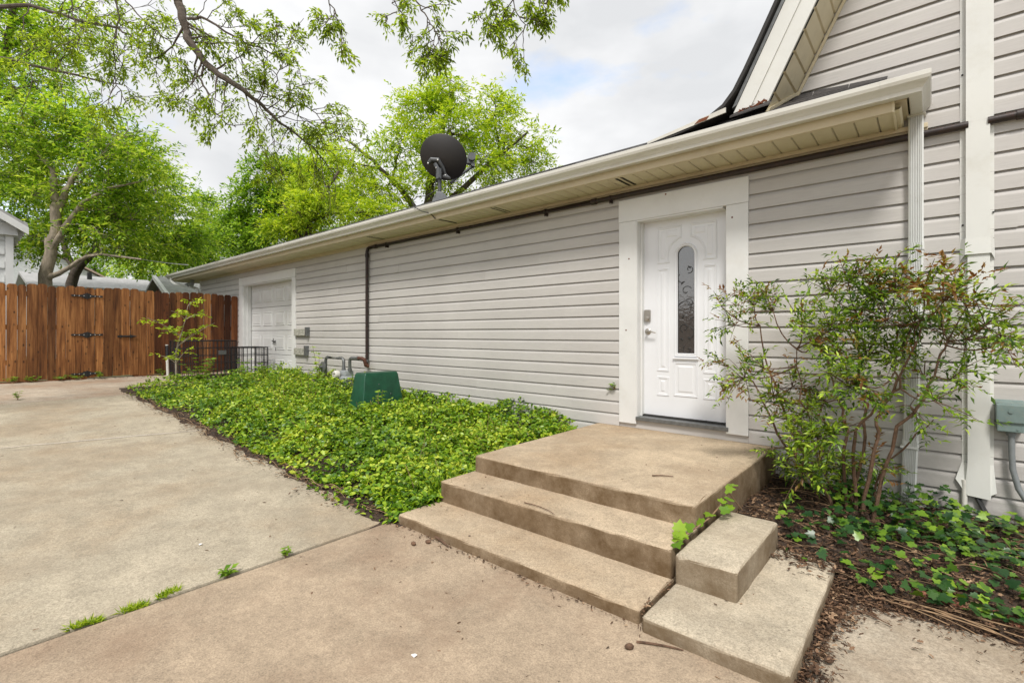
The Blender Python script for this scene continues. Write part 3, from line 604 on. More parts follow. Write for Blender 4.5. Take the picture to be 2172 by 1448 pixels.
# downspouts
def fluted(x0, x1, y0, y1, n=7):
    p = [(x0, y1), (x0, y0 + .012), (x0 + .010, y0)]
    w = (x1 - x0 - .02) / n
    for i in range(n):
        a = x0 + .010 + i * w; p += [(a + w * .22, y0), (a + w * .38, y0 + .010), (a + w * .62, y0 + .010), (a + w * .78, y0)]
    p += [(x1 - .010, y0), (x1, y0 + .012), (x1, y1)]; return p
ds = MB(); xa, xb = -.128, -.042
def dsr(z, dx=0, dy=0, g=0): return [(x + dx + (g if x > -.085 else -g), y + dy - g, z) for x, y in fluted(xa, xb, -.088, -.020)]
ds.rings([dsr(2.868), dsr(1.95)]); ds.rings([dsr(1.952, 0, 0, .003), dsr(1.90, 0, 0, .003)]); ds.rings([dsr(1.898), dsr(.50, -.03)]); ds.rings([dsr(.53, -.03, 0, .004), dsr(.47, -.031, 0, .004)]); ds.rings([dsr(.47, -.031), dsr(.13, -.042), dsr(.085, -.042, -.01), dsr(.02, -.042, -.015)])
dso = ds.build('downspout', M['downspout'], house)
m = MB(); m.box(-.172, -.07, -.096, -.018, .478, .492); m.build('strap', M['downspout'], dso)
m = MB(); m.box(-.135, -.03, -.10, -.022, 2.855, 2.872); m.build('outlet', M['gutter'], house, bevel=.003)
m = MB(); pth = [(-16.25, -.5, 2.87), (-16.25, -.5, 2.79), (-16.15, -.42, 2.70), (-15.62, -.16, 2.60), (-15.47, -.08, 2.55), (-15.47, -.06, 2.45), (-15.47, -.06, .4)]
m.tube(pth, .035, 8); m.build('downspout', M['downspout'], house)

# --- wing roof, gable roof
EZ, EY, SL = 2.985, -.500, .428
def rz(y): return EZ + (y - EY) * SL
wr = MB(); wr.rings([[(-16.55, EY, EZ - .03), (-16.55, 3.4, rz(3.4) - .03), (-16.55, 7.4, EZ - .03), (-16.55, 7.4, EZ), (-16.55, 3.4, rz(3.4)), (-16.55, EY, EZ)],
                     [(-1.1, EY, EZ - .03), (-1.1, 3.4, rz(3.4) - .03), (-1.1, 7.4, EZ - .03), (-1.1, 7.4, EZ), (-1.1, 3.4, rz(3.4)), (-1.1, EY, EZ)]]); wr.build('wing_roof', M['shingle'], house)
m = MB(); m.rings([[(-16.4, .2, 2.83), (-16.4, 6.9, 2.83), (-16.4, 3.4, rz(3.4) - .05)], [(-16.35, .2, 2.83), (-16.35, 6.9, 2.83), (-16.35, 3.4, rz(3.4) - .05)]]); m.build('end_gable', M['siding'], house)
sk = MB()
ZW0, ZW1 = 3.285, 3.205
sk.add([(-1.35, EY - .01, EZ + .005), (-.30, EY - .01, EZ), (-.06, EY, EZ - .012), (-.06, -.003, ZW1 - .10), (-.30, -.003, ZW1), (-1.35, -.003, ZW0), (-1.35, -.003, 2.9), (-.06, -.003, 2.9), (-.06, EY, EZ - .04), (-1.35, EY, EZ - .03)],
       [(0, 1, 4, 5), (1, 2, 3, 4), (0, 9, 8, 2, 1), (2, 8, 7, 3), (9, 6, 7, 8)]); sk.build('skirt_roof', M['shingle'], house)
for r_i, yy in enumerate((-.50, -.36, -.22, -.09)):
    for q in range(5):
        x0 = -1.30 + q * .24 + (r_i % 2) * .1; x1 = x0 + .232
        if x1 > -.12: continue
        f = lambda x, y: EZ + (y - EY) / (0 - EY) * ((ZW0 + (x + 1.35) / 1.05 * (ZW1 - ZW0)) - EZ) + .006
        m = MB(); m.add([(x0, yy - .012, f(x0, yy - .012) - .002), (x1, yy - .012, f(x1, yy - .012) - .002), (x1, min(-.004, yy + .15), f(x1, yy + .15)), (x0, min(-.004, yy + .15), f(x0, yy + .15)),
                         (x0, yy - .012, f(x0, yy - .012) + .007), (x1, yy - .012, f(x1, yy - .012) + .007), (x1, min(-.004, yy + .15), f(x1, yy + .15) + .003), (x0, min(-.004, yy + .15), f(x0, yy + .15) + .003)],
                        [(0, 3, 2, 1), (4, 5, 6, 7), (0, 1, 5, 4), (1, 2, 6, 5), (2, 3, 7, 6), (3, 0, 4, 7)]); m.build('shingle', M['shingle'], house)
# ragged first course along the gutter
x = -16.54
sh0 = MB(); sh0.box(0, .30, -.515, -.36, 0, .010); sh0 = sh0.build('shingle', M['shingle']); sh0.parent = house
first = True
while x < -1.9:
    o = sh0 if first else sh0.copy()
    if not first: COL.objects.link(o)
    first = False
    o.location = Vector((x, 0, 0)) - wloc(house); o.location.z += EZ + .004 + random.uniform(-.002, .006); o.location.y += random.uniform(-.012, .012); x += .308
    o.rotation_euler = (math.atan(SL) * 0, random.uniform(-.01, .01), 0)
# gable roof slab with flared foot
CUR = [(-1.95, 3.000), (-1.72, 3.022), (-1.52, 3.055), (-1.38, 3.095), (-1.28, 3.15), (-1.20, 3.24), (-1.12, 3.38), (-1.02, 3.575)]
sl = 2.0; topx = APX; CUR.append((topx, 3.575 + (topx + 1.02) * sl)); 
full = CUR + [(2 * APX - a, b) for a, b in reversed(CUR[:-1])]
def off(c, d):
    r = []
    for i, (a, b) in enumerate(c):
        p0 = Vector(c[max(0, i - 1)]); p1 = Vector(c[min(len(c) - 1, i + 1)]); t_ = (p1 - p0).normalized(); nn = Vector((t_.y, -t_.x)); r.append((a + nn.x * d, b + nn.y * d))
    return r
inn = off(full, .027)
ring0 = full + inn[::-1]
grf = MB(); grf.rings([[(a, -.525, b) for a, b in ring0], [(a, 8.0, b) for a, b in ring0]]); grf.build('gable_roof', M['tar'], house)
# rake fascia (front face y=-.47) and drip edge, soffit panels up the rake
def line(x_, z_, z): return x_ + (z - z_) / sl
def rake_board(name, xa, za, xb, zb_, ya, yb, mat, ztop=None):
    # inner line through (xa,za), outer line through (xb,zb_), slope sl, up to apex
    zt = 3.575 + (APX + 1.02) * sl - .25
    zi = min(zt, za + (APX - xa) * sl); zo = min(zt, zb_ + (APX - xb) * sl)
    for s in (1, -1):
        f = (lambda x: x) if s == 1 else (lambda x: 2 * APX - x)
        m = MB(); m.rings([[(f(xa), y, za), (f(line(xa, za, zi)), y, zi), (f(line(xb, zb_, zo)), y, zo), (f(xb), y, zb_)] for y in (ya, yb)]); m.build(name, mat, house)
rake_board('rake_fascia', -.953, 3.095, -1.205, 3.07, -.47, -.448, M['vinyl'])
rake_board('rake_fascia_band', -1.075, 3.09, -1.205, 3.07, -.482, -.470, M['vinyl'])
rake_board('drip_edge', -1.180, 3.125, -1.212, 3.11, -.492, -.46, M['galv'])
rake_board('rake_trim', -.835, 3.24, -.868, 3.22, -.035, -.019, M['soffit'])
s_rp = MB(); Lp = .150; dx_, dz_ = Lp / math.sqrt(1 + sl * sl), Lp * sl / math.sqrt(1 + sl * sl); gx, gzv = dx_ * .1, dz_ * .1; nx_, nz_ = -.018 * sl / 2.236, .018 / 2.236
# panel strip runs from wall (y=-.02) to fascia (y=-.448)
s_rp.add([(0, 0, 0), (dx_ * .86, 0, dz_ * .86), (dx_ * .93 + nx_, 0, dz_ * .93 + nz_), (dx_, 0, dz_), (0, -.43, 0), (dx_ * .86, -.43, dz_ * .86), (dx_ * .93 + nx_, -.43, dz_ * .93 + nz_), (dx_, -.43, dz_)], [(0, 1, 5, 4), (1, 2, 6, 5), (2, 3, 7, 6)])
ro = s_rp.build('soffit_panel', M['soffit']); ro.parent = house
bx, bz = -.908, 3.16
for i in range(-1, 26):
    o = ro if i == -1 else ro.copy()
    if i != -1: COL.objects.link(o)
    o.location = Vector((bx + i * dx_, -.019, bz + i * dz_)) - wloc(house)
m = MB(); m.rings([[(-.985, -.445, 3.02), (-.965, -.445, 3.05), (-.945, -.445, 3.05), (-.955, -.445, 3.02)], [(-.87, -.02, 3.268), (-.85, -.02, 3.298), (-.83, -.02, 3.298), (-.835, -.02, 3.268)]]); m.build('base_trim', M['soffit'], house)
# loose flashing, rotten end and rusty patch at the foot of the rake
m = MB(); m.rings([[(-1.92, -.53, 2.99), (-1.25, -.53, 3.075), (-1.25, -.53, 3.115), (-1.92, -.53, 3.01)], [(-1.92, -.52, 2.99), (-1.25, -.52, 3.075), (-1.25, -.52, 3.115), (-1.92, -.52, 3.01)]]); m.build('flare_fascia', M['gutter'], house)
m = MB(); m.rings([[(-1.50, y, 3.048), (-1.40, y, 3.058), (-1.38, y, 3.085), (-1.46, y, 3.078)] for y in (-.533, -.529)]); m.build('rust_patch', M['rust'], house)
m = MB()
for i in range(13):
    x_ = random.uniform(-1.17, -.96); z_ = 3.062 + (x_ + 1.15) * .13; m.tube([(x_, -.486, z_), (x_ + random.uniform(-.03, .03), -.49, z_ + random.uniform(.0, .03)), (x_ + random.uniform(-.05, .05), -.492, z_ + random.uniform(-.01, .02))], .005, 5)
m.build('rotten_wood_end', M['rust'], house)
m = MB(); m.add([(-1.22, -.53, 3.035), (-.93, -.53, 3.05), (-.92, -.485, 3.085), (-1.20, -.475, 3.07), (-1.22, -.53, 3.02), (-.93, -.53, 3.04)], [(0, 1, 2, 3), (4, 5, 1, 0)]); m.build('shingle', M['shingle'], house)
# right-hand pipe cover
pc = MB()
def cover(m, x0, x1, xf0, xf1, z0, z1, d):
    m.box(x0, x1, -d, -.012, z0, z1); m.box(xf0, x0 - .0005, -.026, -.0205, z0, z1); m.box(x1 + .0005, xf1, -.026, -.0205, z0, z1)
cover(pc, .177, .296, .148, .318, 1.86, 2.70, .062); cover(pc, .177, .296, .150, .316, 2.74, APZ - 2.5, .062)
pc.box(.1775, .2955, -.0615, -.012, 2.70, 2.74)
pc.rings([[(.148, -.030, 1.80), (.172, -.068, 1.84), (.301, -.068, 1.84), (.322, -.030, 1.80)], [(.152, -.026, 1.95), (.175, -.064, 1.95), (.298, -.064, 1.95), (.318, -.026, 1.95)]], cap=False, close=False)
pc.build('pipe_cover', M['vinyl'], house, bevel=0)
pc = MB(); cover(pc, .186, .296, .158, .316, .38, 1.85, .056)
pc.rings([[(.125, -.045, .30), (.172, -.056, .22), (.186, -.058, .20), (.298, -.058, .19), (.302, -.05, .22), (.330, -.03, .235)], [(.158, -.027, .42), (.170, -.024, .42), (.186, -.0565, .42), (.2965, -.0565, .42), (.298, -.027, .42), (.316, -.027, .42)]], cap=False, close=False)
pc.build('pipe_cover', M['vinyl'], house)
m = MB()
for (px, py) in ((2041, 160), (2097, 150), (2107, 450), (2042, 478), (2049, 514), (2106, 505)):
    p = at_y(px, py, -.028); m.lathe([(.006, 0), (.006, .004), (.003, .006)], p, (0, -1, 0), 8)
m.build('screw', M['black'], house)
# darker mottling at the bottom-right siding etc. is in the siding material
# ------------------------------------------------------------------ things on and by the house
gp = empty('gas_pipe', (-7.1, -.05, .83), 'dark rusty gas pipe running under the eave and down wall to gas meter', 'pipe')
m = MB(); py_, pz_ = -.062, 2.722
m.tube([(-7.1, py_, .83), (-7.1, py_, 2.66), (-7.085, py_, 2.70), (-7.04, py_, pz_), (-2.75, py_, pz_)], .026, 12); m.tube([(-2.75, py_, pz_), (.19, py_ + .012, pz_ + .004)], .026, 12); m.tube([(.285, py_ + .012, pz_ + .004), (3.2, py_ + .012, pz_ + .01)], .026, 12)
m.build('pipe', M['pipe'], gp, smooth=True)
m = MB()
for c_, d_ in (((-7.1, py_, 2.60), (0, 0, 1)), ((-6.85, py_, pz_), (1, 0, 0)), ((.45, py_ + .012, pz_ + .004), (1, 0, 0)), ((-2.75, py_, pz_), (1, 0, 0))): m.lathe([(.033, -.03), (.033, .03)], c_, d_, 14)
m.build('coupling', M['pipe'], gp, smooth=True)
for x_ in (-6.55, -4.9, -3.4, -2.55):
    m = MB()
    m.lathe([(.031, -.012), (.031, .012)], (x_, py_, pz_), (1, 0, 0), 12); m.box(x_ - .008, x_ + .008, py_ - .012, -.018, pz_ - .05, pz_ - .02); m.tube([(x_, py_ - .02, pz_ - .03), (x_, py_ - .02, pz_ - .06)], .006, 6)
    m.build('clamp', M['pipe'], gp)

MX, MY = -7.42, -.24
gm_ = empty('gas_meter', (MX, MY, gz(MX)), 'grey gas meter with looped pipes standing behind green utility box', 'gas meter')
m = MB(); m.box(MX - .14, MX + .14, MY - .10, MY + .09, .40, .60); o = m.build('body', M['meter'], gm_, bevel=.035, seg=3, smooth=True)
m = MB(); m.box(MX - .10, MX + .10, MY - .08, MY + .07, .585, .69); m.build('upper_body', M['meter'], gm_, bevel=.02, seg=2, smooth=True)
m = MB(); m.box(MX - .11, MX + .11, MY - .115, MY - .10, .43, .58); m.build('face_plate', M['meter'], gm_, bevel=.01)
m = MB(); m.lathe([(.062, 0), (.068, .02), (.066, .07), (.055, .085)], (MX - .09, MY - .10, .625), (0, -1, 0), 20); io = m.build('index_dial', M['pvc'], gm_, smooth=True)
m = MB()
for q in range(4): m.box(MX - .125 + q * .02, MX - .113 + q * .02, MY - .188, MY - .1855, .63, .645)
m.box(MX - .11, MX - .07, MY - .188, MY - .1855, .60, .606); m.build('digits', M['black'], io)
m = MB(); m.tube([(MX - .70, MY, gz(MX) - .05), (MX - .70, MY, .84), (MX - .68, MY, .875), (MX - .64, MY, .89), (MX - .18, MY, .89), (MX - .12, MY, .875), (MX - .10, MY, .84), (MX - .10, MY, .68)], .026, 10); m.build('inlet_pipe', M['galv'], gm_, smooth=True)
m = MB(); m.tube([(MX + .09, MY, .68), (MX + .09, MY, .85), (MX + .105, MY, .885), (MX + .14, MY, .90), (MX + .30, MY + .04, .90)], .026, 10); m.build('outlet_pipe', M['galv'], gm_, smooth=True)
m = MB(); m.tube([(MX + .28, MY + .035, .90), (MX + .36, MY + .06, .90), (MX + .395, MY + .08, .88), (MX + .40, MY + .09, .84), (MX + .40, MY + .10, .80), (MX + .43, MY + .12, .775), (-7.12, -.07, .775), (-7.1, -.062, .80), (-7.1, -.062, .85)], .029, 10); m.build('elbow_pipe', M['rustpipe'], gm_, smooth=True)
m = MB(); m.lathe([(.03, 0), (.09, .012), (.095, .03), (.03, .045), (.025, .09)], (MX - .70, MY - .03, .72), (0, -1, 0), 18); m.build('regulator', M['galv'], gm_, smooth=True)
m = MB()
for x_ in (MX - .10, MX + .09): m.lathe([(.036, 0), (.036, .045)], (x_, MY, .68), (0, 0, 1), 6)
m.lathe([(.036, 0), (.036, .035)], (MX + .26, MY + .03, .90), (1, .1, 0), 6); m.lathe([(.034, 0), (.034, .04)], (-7.1, -.062, .835), (0, 0, 1), 8); m.build('union_nut', M['galv'], gm_)

ub = empty('utility_box', (-5.83, -.75, gz(-5.83)), 'dark green tapered utility box standing in groundcover by wall', 'utility box')
m = MB(); zb, zt = gz(-5.8) - .05, .775
m.rings([[(-5.99, -1.10, zb), (-5.60, -1.10, zb), (-5.60, -.38, zb), (-5.99, -.38, zb)], [(-5.93, -1.00, zt - .03), (-5.68, -1.00, zt - .03), (-5.68, -.47, zt - .03), (-5.93, -.47, zt - .03)], [(-5.92, -.985, zt), (-5.69, -.985, zt), (-5.69, -.485, zt), (-5.92, -.485, zt)]])
m.build('shell', M['green_box'], ub, bevel=.014, seg=3, smooth=True)
m = MB()
for (a, b, c_) in ((-.9, .42, 0), (-.62, .48, 0), (-.8, .62, 0)):
    m.lathe([(.008, 0), (.006, .003)], (-5.60 - (b - zb) * .107 + .002, a, b), (1, 0, .1), 8)
m.build('rivet', M['galv'], ub)
# flaking boards by the garage door, with the rusted hold-backs
for i, (z0_, x1, lab) in enumerate(((1.265, -9.13, 'upper flaking white board fixed to siding right of garage door'), (.885, -9.17, 'lower flaking white board fixed to siding right of garage door'))):
    r0 = empty('wall_board', (-9.4, -.03, z0_), lab, 'board', 'flaking boards beside the garage door')
    m = MB(); m.box(-9.70, x1 - .06, -.075, -.0205, z0_, z0_ + .135); m.build('board', M['oldwood'], r0, bevel=.006)
    m = MB(); m.box(x1 - .058, x1, -.10, -.0205, z0_ - .008, z0_ + .135 + (.03 if i == 0 else .05)); m.build('end_bracket', M['galv'], r0, bevel=.004)
# satellite dish on the roof edge
fp = at_y(932, 416, -.27); fz = rz(fp.y) + .005
dd = empty('satellite_dish', (fp.x, fp.y, fz), 'dark oval satellite dish on a bent mast above roof gutter', 'satellite dish')
B = Vector((fp.x, fp.y, fz))
tocam = (CAM - B); tocam.z = 0; tocam.normalize(); sidev = Vector((-tocam.y, tocam.x, 0))      # sidev points right in the picture
if sidev.dot(RV) < 0: sidev = -sidev
m = MB(); m.rings([[B + tocam * a + sidev * b + UV * c_ for a, b, c_ in ((.02, -.10, -.02), (.02, .16, -.02), (-.22, .16, .08), (-.22, -.10, .08))], [B + tocam * a + sidev * b + UV * c_ for a, b, c_ in ((.0, -.035, .13), (.0, .04, .13), (-.06, .04, .15), (-.06, -.035, .15))]]); m.build('foot', M['dish_grey'], dd, bevel=.008)
m = MB(); m.tube([B + UV * .10 - tocam * .03, B + UV * .20 - tocam * .03 + sidev * .005, B + UV * .26 - tocam * .02 + sidev * .002, B + UV * .40 - tocam * .02 - sidev * .005], [.026] * 4, 10); m.build('mast', M['dish_grey'], dd, smooth=True)
m = MB(); c0 = B + UV * .37 - tocam * .005 - sidev * .005; m.tube([c0 - UV * .07, c0 + UV * .07], .042, 8); m.tube([c0 + tocam * .03 - UV * .05, c0 + tocam * .055 - UV * .05], .01, 6); m.build('mast_clamp', M['dish_grey'], dd)
C0 = at(941, 334, (B - CAM).dot(DV) + .06); ax = (-tocam * .90 + UV * .40 + sidev * .10).normalized()   # where the dish faces
e1 = (sidev - ax * sidev.dot(ax)).normalized(); e2 = ax.cross(e1)
if e2.z < 0: e2 = -e2
rot = math.radians(-28); f1 = e1 * math.cos(rot) + e2 * math.sin(rot); f2 = -e1 * math.sin(rot) + e2 * math.cos(rot)
m = MB(); rs = []; A_, B_ = .318, .288; N_ = 40
def dr(k, d): return [C0 + f1 * (A_ * k * math.cos(2 * PI * i / N_)) + f2 * (B_ * k * math.sin(2 * PI * i / N_)) + ax * d for i in range(N_)]
for k in (.02, .25, .5, .7, .85, .95, 1.0): rs.append(dr(k, -.075 + .075 * k * k))
rs.append(dr(1.02, .004)); rs.append(dr(1.02, .016)); rs.append(dr(.985, .014))
for k in (.85, .5, .02): rs.append(dr(k, -.06 + .075 * k * k))
m.rings(rs); m.build('reflector', M['dish'], dd, smooth=True)
m = MB(); b0 = C0 - ax * .085 - f2 * .19 - f1 * .02
arm = [b0 + e1 * (-.09) + e2 * .08, b0 + e1 * (-.05) + e2 * .13, b0 + e1 * .04 + e2 * .13, b0 + e1 * .10 + e2 * .04, b0 + e1 * .14 - e2 * .06]
m.tube(arm, [.022, .03, .03, .026, .02], 8); m.tube([c0 + sidev * .02, b0 + e2 * .08], .03, 8); m.tube([c0 + sidev * .05 - UV * .03, c0 + sidev * .14 - UV * .05, b0 + e1 * .14 - e2 * .06], .022, 8); m.build('bracket', M['dish_grey'], dd, smooth=True)
m = MB()
for q in arm[::2] + [b0 + e1 * .02 + e2 * .03, b0 + e1 * .06 - e2 * .02]: m.lathe([(.012, 0), (.012, .022), (.006, .026)], q - ax * .025, -ax, 6)
m.build('bolt', M['bolt'], dd)
L0 = at(1000, 340, (B - CAM).dot(DV) + .42); a0 = C0 - f2 * .30 + ax * .02
m = MB(); m.tube([C0 - e2 * .33 + e1 * .1, (C0 - e2 * .33 + L0) / 2 - UV * .08, L0 - UV * .10, L0], .02, 8); m.build('feed_arm', M['dish_grey'], dd, smooth=True)
m = MB(); m.tube([L0 - UV * .06 - sidev * .03, L0 + UV * .06 - sidev * .01], [.05, .045], 10); m.tube([L0 + sidev * .01 - tocam * .05 + UV * .03, L0 + tocam * .08 + UV * .03], [.045, .055], 10); m.tube([L0 + tocam * .05 - UV * .07 + sidev * .02, L0 - tocam * .05 - UV * .07 + sidev * .02], .03, 8); m.build('feed_horn', M['dish_grey'], dd, bevel=0)
cb = MB(); P1 = at_y(888, 434, -.575); P2 = at_y(925, 460, -.46)
cb.tube([c0 - UV * .10 + tocam * .02 - sidev * .04, B + UV * .12 - sidev * .07 + tocam * .05, B + UV * .05 - sidev * .16 + tocam * .06, at_y(885, 417, -.53), at_y(874, 428, -.585), at_y(880, 440, -.59), at_y(897, 449, -.58), at_y(912, 452, -.50), at_y(918, 458, -.452), at_y(922, 463, -.46), (at_y(930, 468, -.40).x, -.40, 2.800), (at_y(968, 474, -.1).x, -.1, 2.802)], .006, 6)
tag(cb.build('dish_cable', M['cable'], smooth=True), 'thin black cable looping from satellite dish over gutter to soffit', 'cable')

# floodlight under the far eave
fl = empty('floodlight', (-15.6, .9, 2.80), 'small grey twin floodlight under the eave at far garage corner', 'floodlight')
FL = Vector((-15.62, -.16, 2.80)); fl.location = FL
m = MB(); m.lathe([(.06, 0), (.05, -.03), (.02, -.05)], FL, (0, 0, 1), 12); m.build('base', M['meter'], fl)
for dx in (-.12, .14):
    m = MB(); a = FL + Vector((dx, -.05, -.12)); m.tube([FL + Vector((0, 0, -.04)), a + Vector((0, .02, .04))], .014, 6); m.lathe([(.03, .06), (.045, .03), (.085, -.06), (.075, -.062)], a, (-.1 * (1 if dx > 0 else -1), .5, .6), 12); m.build('lamp_head', M['meter'], fl, smooth=True)
# electrical disconnect, conduit, low cables
eb = empty('electrical_box', (.387, -.06, .69), 'small grey green electrical box with conduit on siding right of white cover', 'electrical box')
m = MB(); m.box(.325, .450, -.115, -.02, .665, .852); m.build('case', M['elec'], eb, bevel=.006)
m = MB(); m.rings([[(.320, -.128, .725), (.455, -.128, .725), (.455, -.018, .725), (.320, -.018, .725)], [(.320, -.128, .842), (.455, -.128, .842), (.455, -.018, .868), (.320, -.018, .868)]]); m.build('lid', M['elec'], eb, bevel=.006)
m = MB(); m.lathe([(.012, 0), (.012, .006)], (.387, -.128, .80), (0, -1, 0), 12); m.lathe([(.006, 0), (.006, .004)], (.42, -.115, .685), (0, -1, 0), 8); m.lathe([(.007, 0), (.007, .010)], (.32, -.07, .835), (-1, 0, 0), 8); m.build('knob', M['elec'], eb)
m = MB(); m.tube([(.395, -.07, .67), (.396, -.07, .52), (.40, -.075, .42), (.425, -.085, .30), (.47, -.10, .21), (.55, -.12, .15), (.75, -.14, .11)], .0165, 12); m.lathe([(.024, 0), (.024, -.03)], (.395, -.07, .668), (0, 0, 1), 12); m.build('conduit', M['conduit'], eb, smooth=True)
m = MB(); m.tube([(.225, -.035, .30), (.235, -.04, .18), (.275, -.07, .085), (.36, -.10, .03), (.50, -.13, -.01), (.9, -.15, -.02)], .011, 10); m.tube([(.235, -.03, .30), (.25, -.035, .17), (.30, -.06, .06), (.40, -.09, .0), (.55, -.11, -.02), (.9, -.12, -.03)], .009, 8)
tag(m.build('ground_cable', M['cable'], smooth=True), 'pair of black cables coming out below white cover along lowest siding', 'cable')
wp = empty('water_pipe', (.165, -.05, .0), 'short white pvc pipe with valve at foot of wall below cover', 'pipe')
m = MB(); m.tube([(.172, -.042, .30), (.170, -.045, .04), (.170, -.045, -.03)], .016, 10); m.build('pipe', M['pvc'], wp, smooth=True)
m = MB(); m.lathe([(.02, -.035), (.032, -.03), (.034, .03), (.022, .035)], (.170, -.045, .065), (0, 0, 1), 10); m.tube([(.13, -.05, .07), (.235, -.055, .06)], .012, 8); m.lathe([(.02, 0), (.02, .012)], (.225, -.055, .06), (1, 0, 0), 8); m.build('valve', M['pvc'], wp)
cp = at(2110, 1155, 1); q = at_y(2110, 1155, -.25)
pc_ = empty('standpipe_cap', (q.x, q.y, 0.0), 'small black capped pipe sticking up from mulch by wall', 'pipe cap')
m = MB(); m.lathe([(.022, -.05), (.022, .065), (.026, .068), (.026, .085), (.014, .088), (.014, .10)], (q.x, q.y, 0.0), (0, 0, 1), 12); m.build('cap', M['black'], pc_, smooth=False)
# edging bricks
for i, (x_, y_, rzv, lab) in enumerate(((.06, -1.47, .12, 'red edging brick half buried nearest the steps'), (.27, -1.49, -.02, 'orange red edging brick beside ivy, middle of the row'), (.49, -1.47, .07, 'red edging brick at right edge of the picture'))):
    m = MB(); m.box(-.097, .097, -.045, .045, -.04, .018); o = m.build('brick', M['brick'], bevel=.007)
    o.location = (x_, y_, .012 - i * .002); o.rotation_euler = (.10 * (i - 1), .05, rzv); tag(o, lab, 'brick', 'bricks edging the mulch bed')

# ------------------------------------------------------------------ fence, gate and yard things
FX = -12.75
fe = empty('fence', (FX, -4.0, gz(FX)), 'brown stained cedar privacy fence with dog eared pickets', 'fence')
ga = empty('gate', (FX, -2.4, gz(FX)), 'narrow cedar gate hung on black strap hinges in brown fence', 'gate')
fz0, fz1 = gz(FX) + .02, 2.235
def picket(w, h):
    c = .03; p = [(0, 0), (w, 0), (w, h - c), (w - c, h), (c, h), (0, h - c)]
    m = MB(); m.rings([[(.0, y, z) for y, z in p], [(.016, y, z) for y, z in p]]); return m
meshes = {}
def put_picket(y, w, h, parent, mat, z):
    key = (round(w, 3), mat.name)
    m = picket(w, h); o = m.build('picket', mat); o.parent = parent; o.location = Vector((FX + random.uniform(-.008, .010), y, z)) - wloc(parent)
    o.rotation_euler = (random.uniform(-.004, .004), 0, random.uniform(-.015, .015)); return o
y = -.03
G0, G1 = -2.79, -2.07
while y > -8.2:
    w = random.choice((.138, .140, .137, .142, .115)); y -= w + .0034
    ingate = G0 - .02 < y < G1 - w + .06
    mat = M['fence_dark'] if y > -.62 or (y > -1.9 and random.random() < .35) else M['fence']  # darker cedar near the house, with the eave's shade put into its colour
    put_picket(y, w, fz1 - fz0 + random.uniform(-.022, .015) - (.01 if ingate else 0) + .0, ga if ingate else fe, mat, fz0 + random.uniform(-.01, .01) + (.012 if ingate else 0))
for zz in (.35, 1.0, 1.62):
    for (a, b, pr) in ((-8.2, G0 - .02, fe), (G0, G1, ga), (G1 + .02, -.02, fe)):
        m = MB(); m.box(FX - .042, FX - .004, a, b, fz0 + zz - .045, fz0 + zz + .045); m.build('rail', M['fence'], pr)
for yy in (-8.1, -5.4, G0 - .09, G1 + .02, -.10):
    m = MB(); m.box(FX - .135, FX - .045, yy, yy + .09, gz(FX) - .3, fz1 - .05); m.build('post', M['fence'], fe)
kb = MB(); kb.box(FX - .01, FX + .02, -8.2, G0 - .02, gz(FX) - .02, gz(FX) + .015); kb.box(FX - .01, FX + .02, G1 + .02, -.02, gz(FX) - .02, gz(FX) + .015); kb.build('kick_board', M['fence_dark'], fe)
def hinge(yc, zc_):
    h = MB(); L_ = .245
    up = [(0, .055), (.04, .045), (.07, .025), (.13, .014), (.20, .016), (.225, .02), (L_, .004)]
    poly = [(-a, b) for a, b in reversed(up)] + [(a, b) for a, b in up[1:]] + [(a, -b) for a, b in reversed(up)] + [(-a, -b) for a, b in up[1:]]
    x0 = FX + .024
    h.rings([[(x0, yc + a, zc_ + b) for a, b in poly], [(x0 + .006, yc + a, zc_ + b) for a, b in poly]])
    h.tube([(x0 + .008, yc, zc_ - .06), (x0 + .008, yc, zc_ + .06)], .012, 8)
    o = h.build('hinge', M['black'], ga)
    b_ = MB()
    for a in (-.19, -.12, -.05, .05, .12, .19): b_.lathe([(.008, 0), (.008, .003), (.003, .005)], (x0 + .006, yc + a, zc_), (1, 0, 0), 8)
    b_.build('bolt', M['bolt'], o)
p1 = at_x(186, 628, FX); p2 = at_x(186, 710, FX); p3 = at_x(184, 792, FX)
for p in (p1, p2, p3): hinge(G0 - .01, p.z)
pl = at_x(268, 713, FX)
m = MB(); m.box(FX + .024, FX + .034, pl.y - .15, pl.y + .13, pl.z - .018, pl.z + .018); m.tube([(FX + .05, pl.y - .10, pl.z), (FX + .05, pl.y + .16, pl.z)], .011, 8); m.box(FX + .03, FX + .06, pl.y + .05, pl.y + .09, pl.z - .03, pl.z + .03); m.box(FX + .03, FX + .06, pl.y - .11, pl.y - .08, pl.z - .025, pl.z + .025); m.build('latch', M['black'], ga)
# fence on the other side of the drive: the lower half of the door glass mirrors it
rf = empty('board_fence', (-5, -13.0, 0), 'tall weathered board fence across the driveway behind the viewer', 'fence')
bm0 = MB(); bm0.box(0, .20, -.011, .011, 0, 2.15); bo = bm0.build('picket', M['fence_dark']); bo.parent = rf
for i in range(90):
    o = bo if i == 0 else bo.copy()
    if i: COL.objects.link(o)
    xx = -14 + i * .203; o.location = Vector((xx, -13.0 + random.uniform(-.006, .006), gz(xx) + random.uniform(-.02, .02))) - wloc(rf)
for zz in (.4, 1.1, 1.8): m = MB(); m.box(-14, 4.2, -13.06, -13.015, zz, zz + .09); m.build('rail', M['fence_dark'], rf)
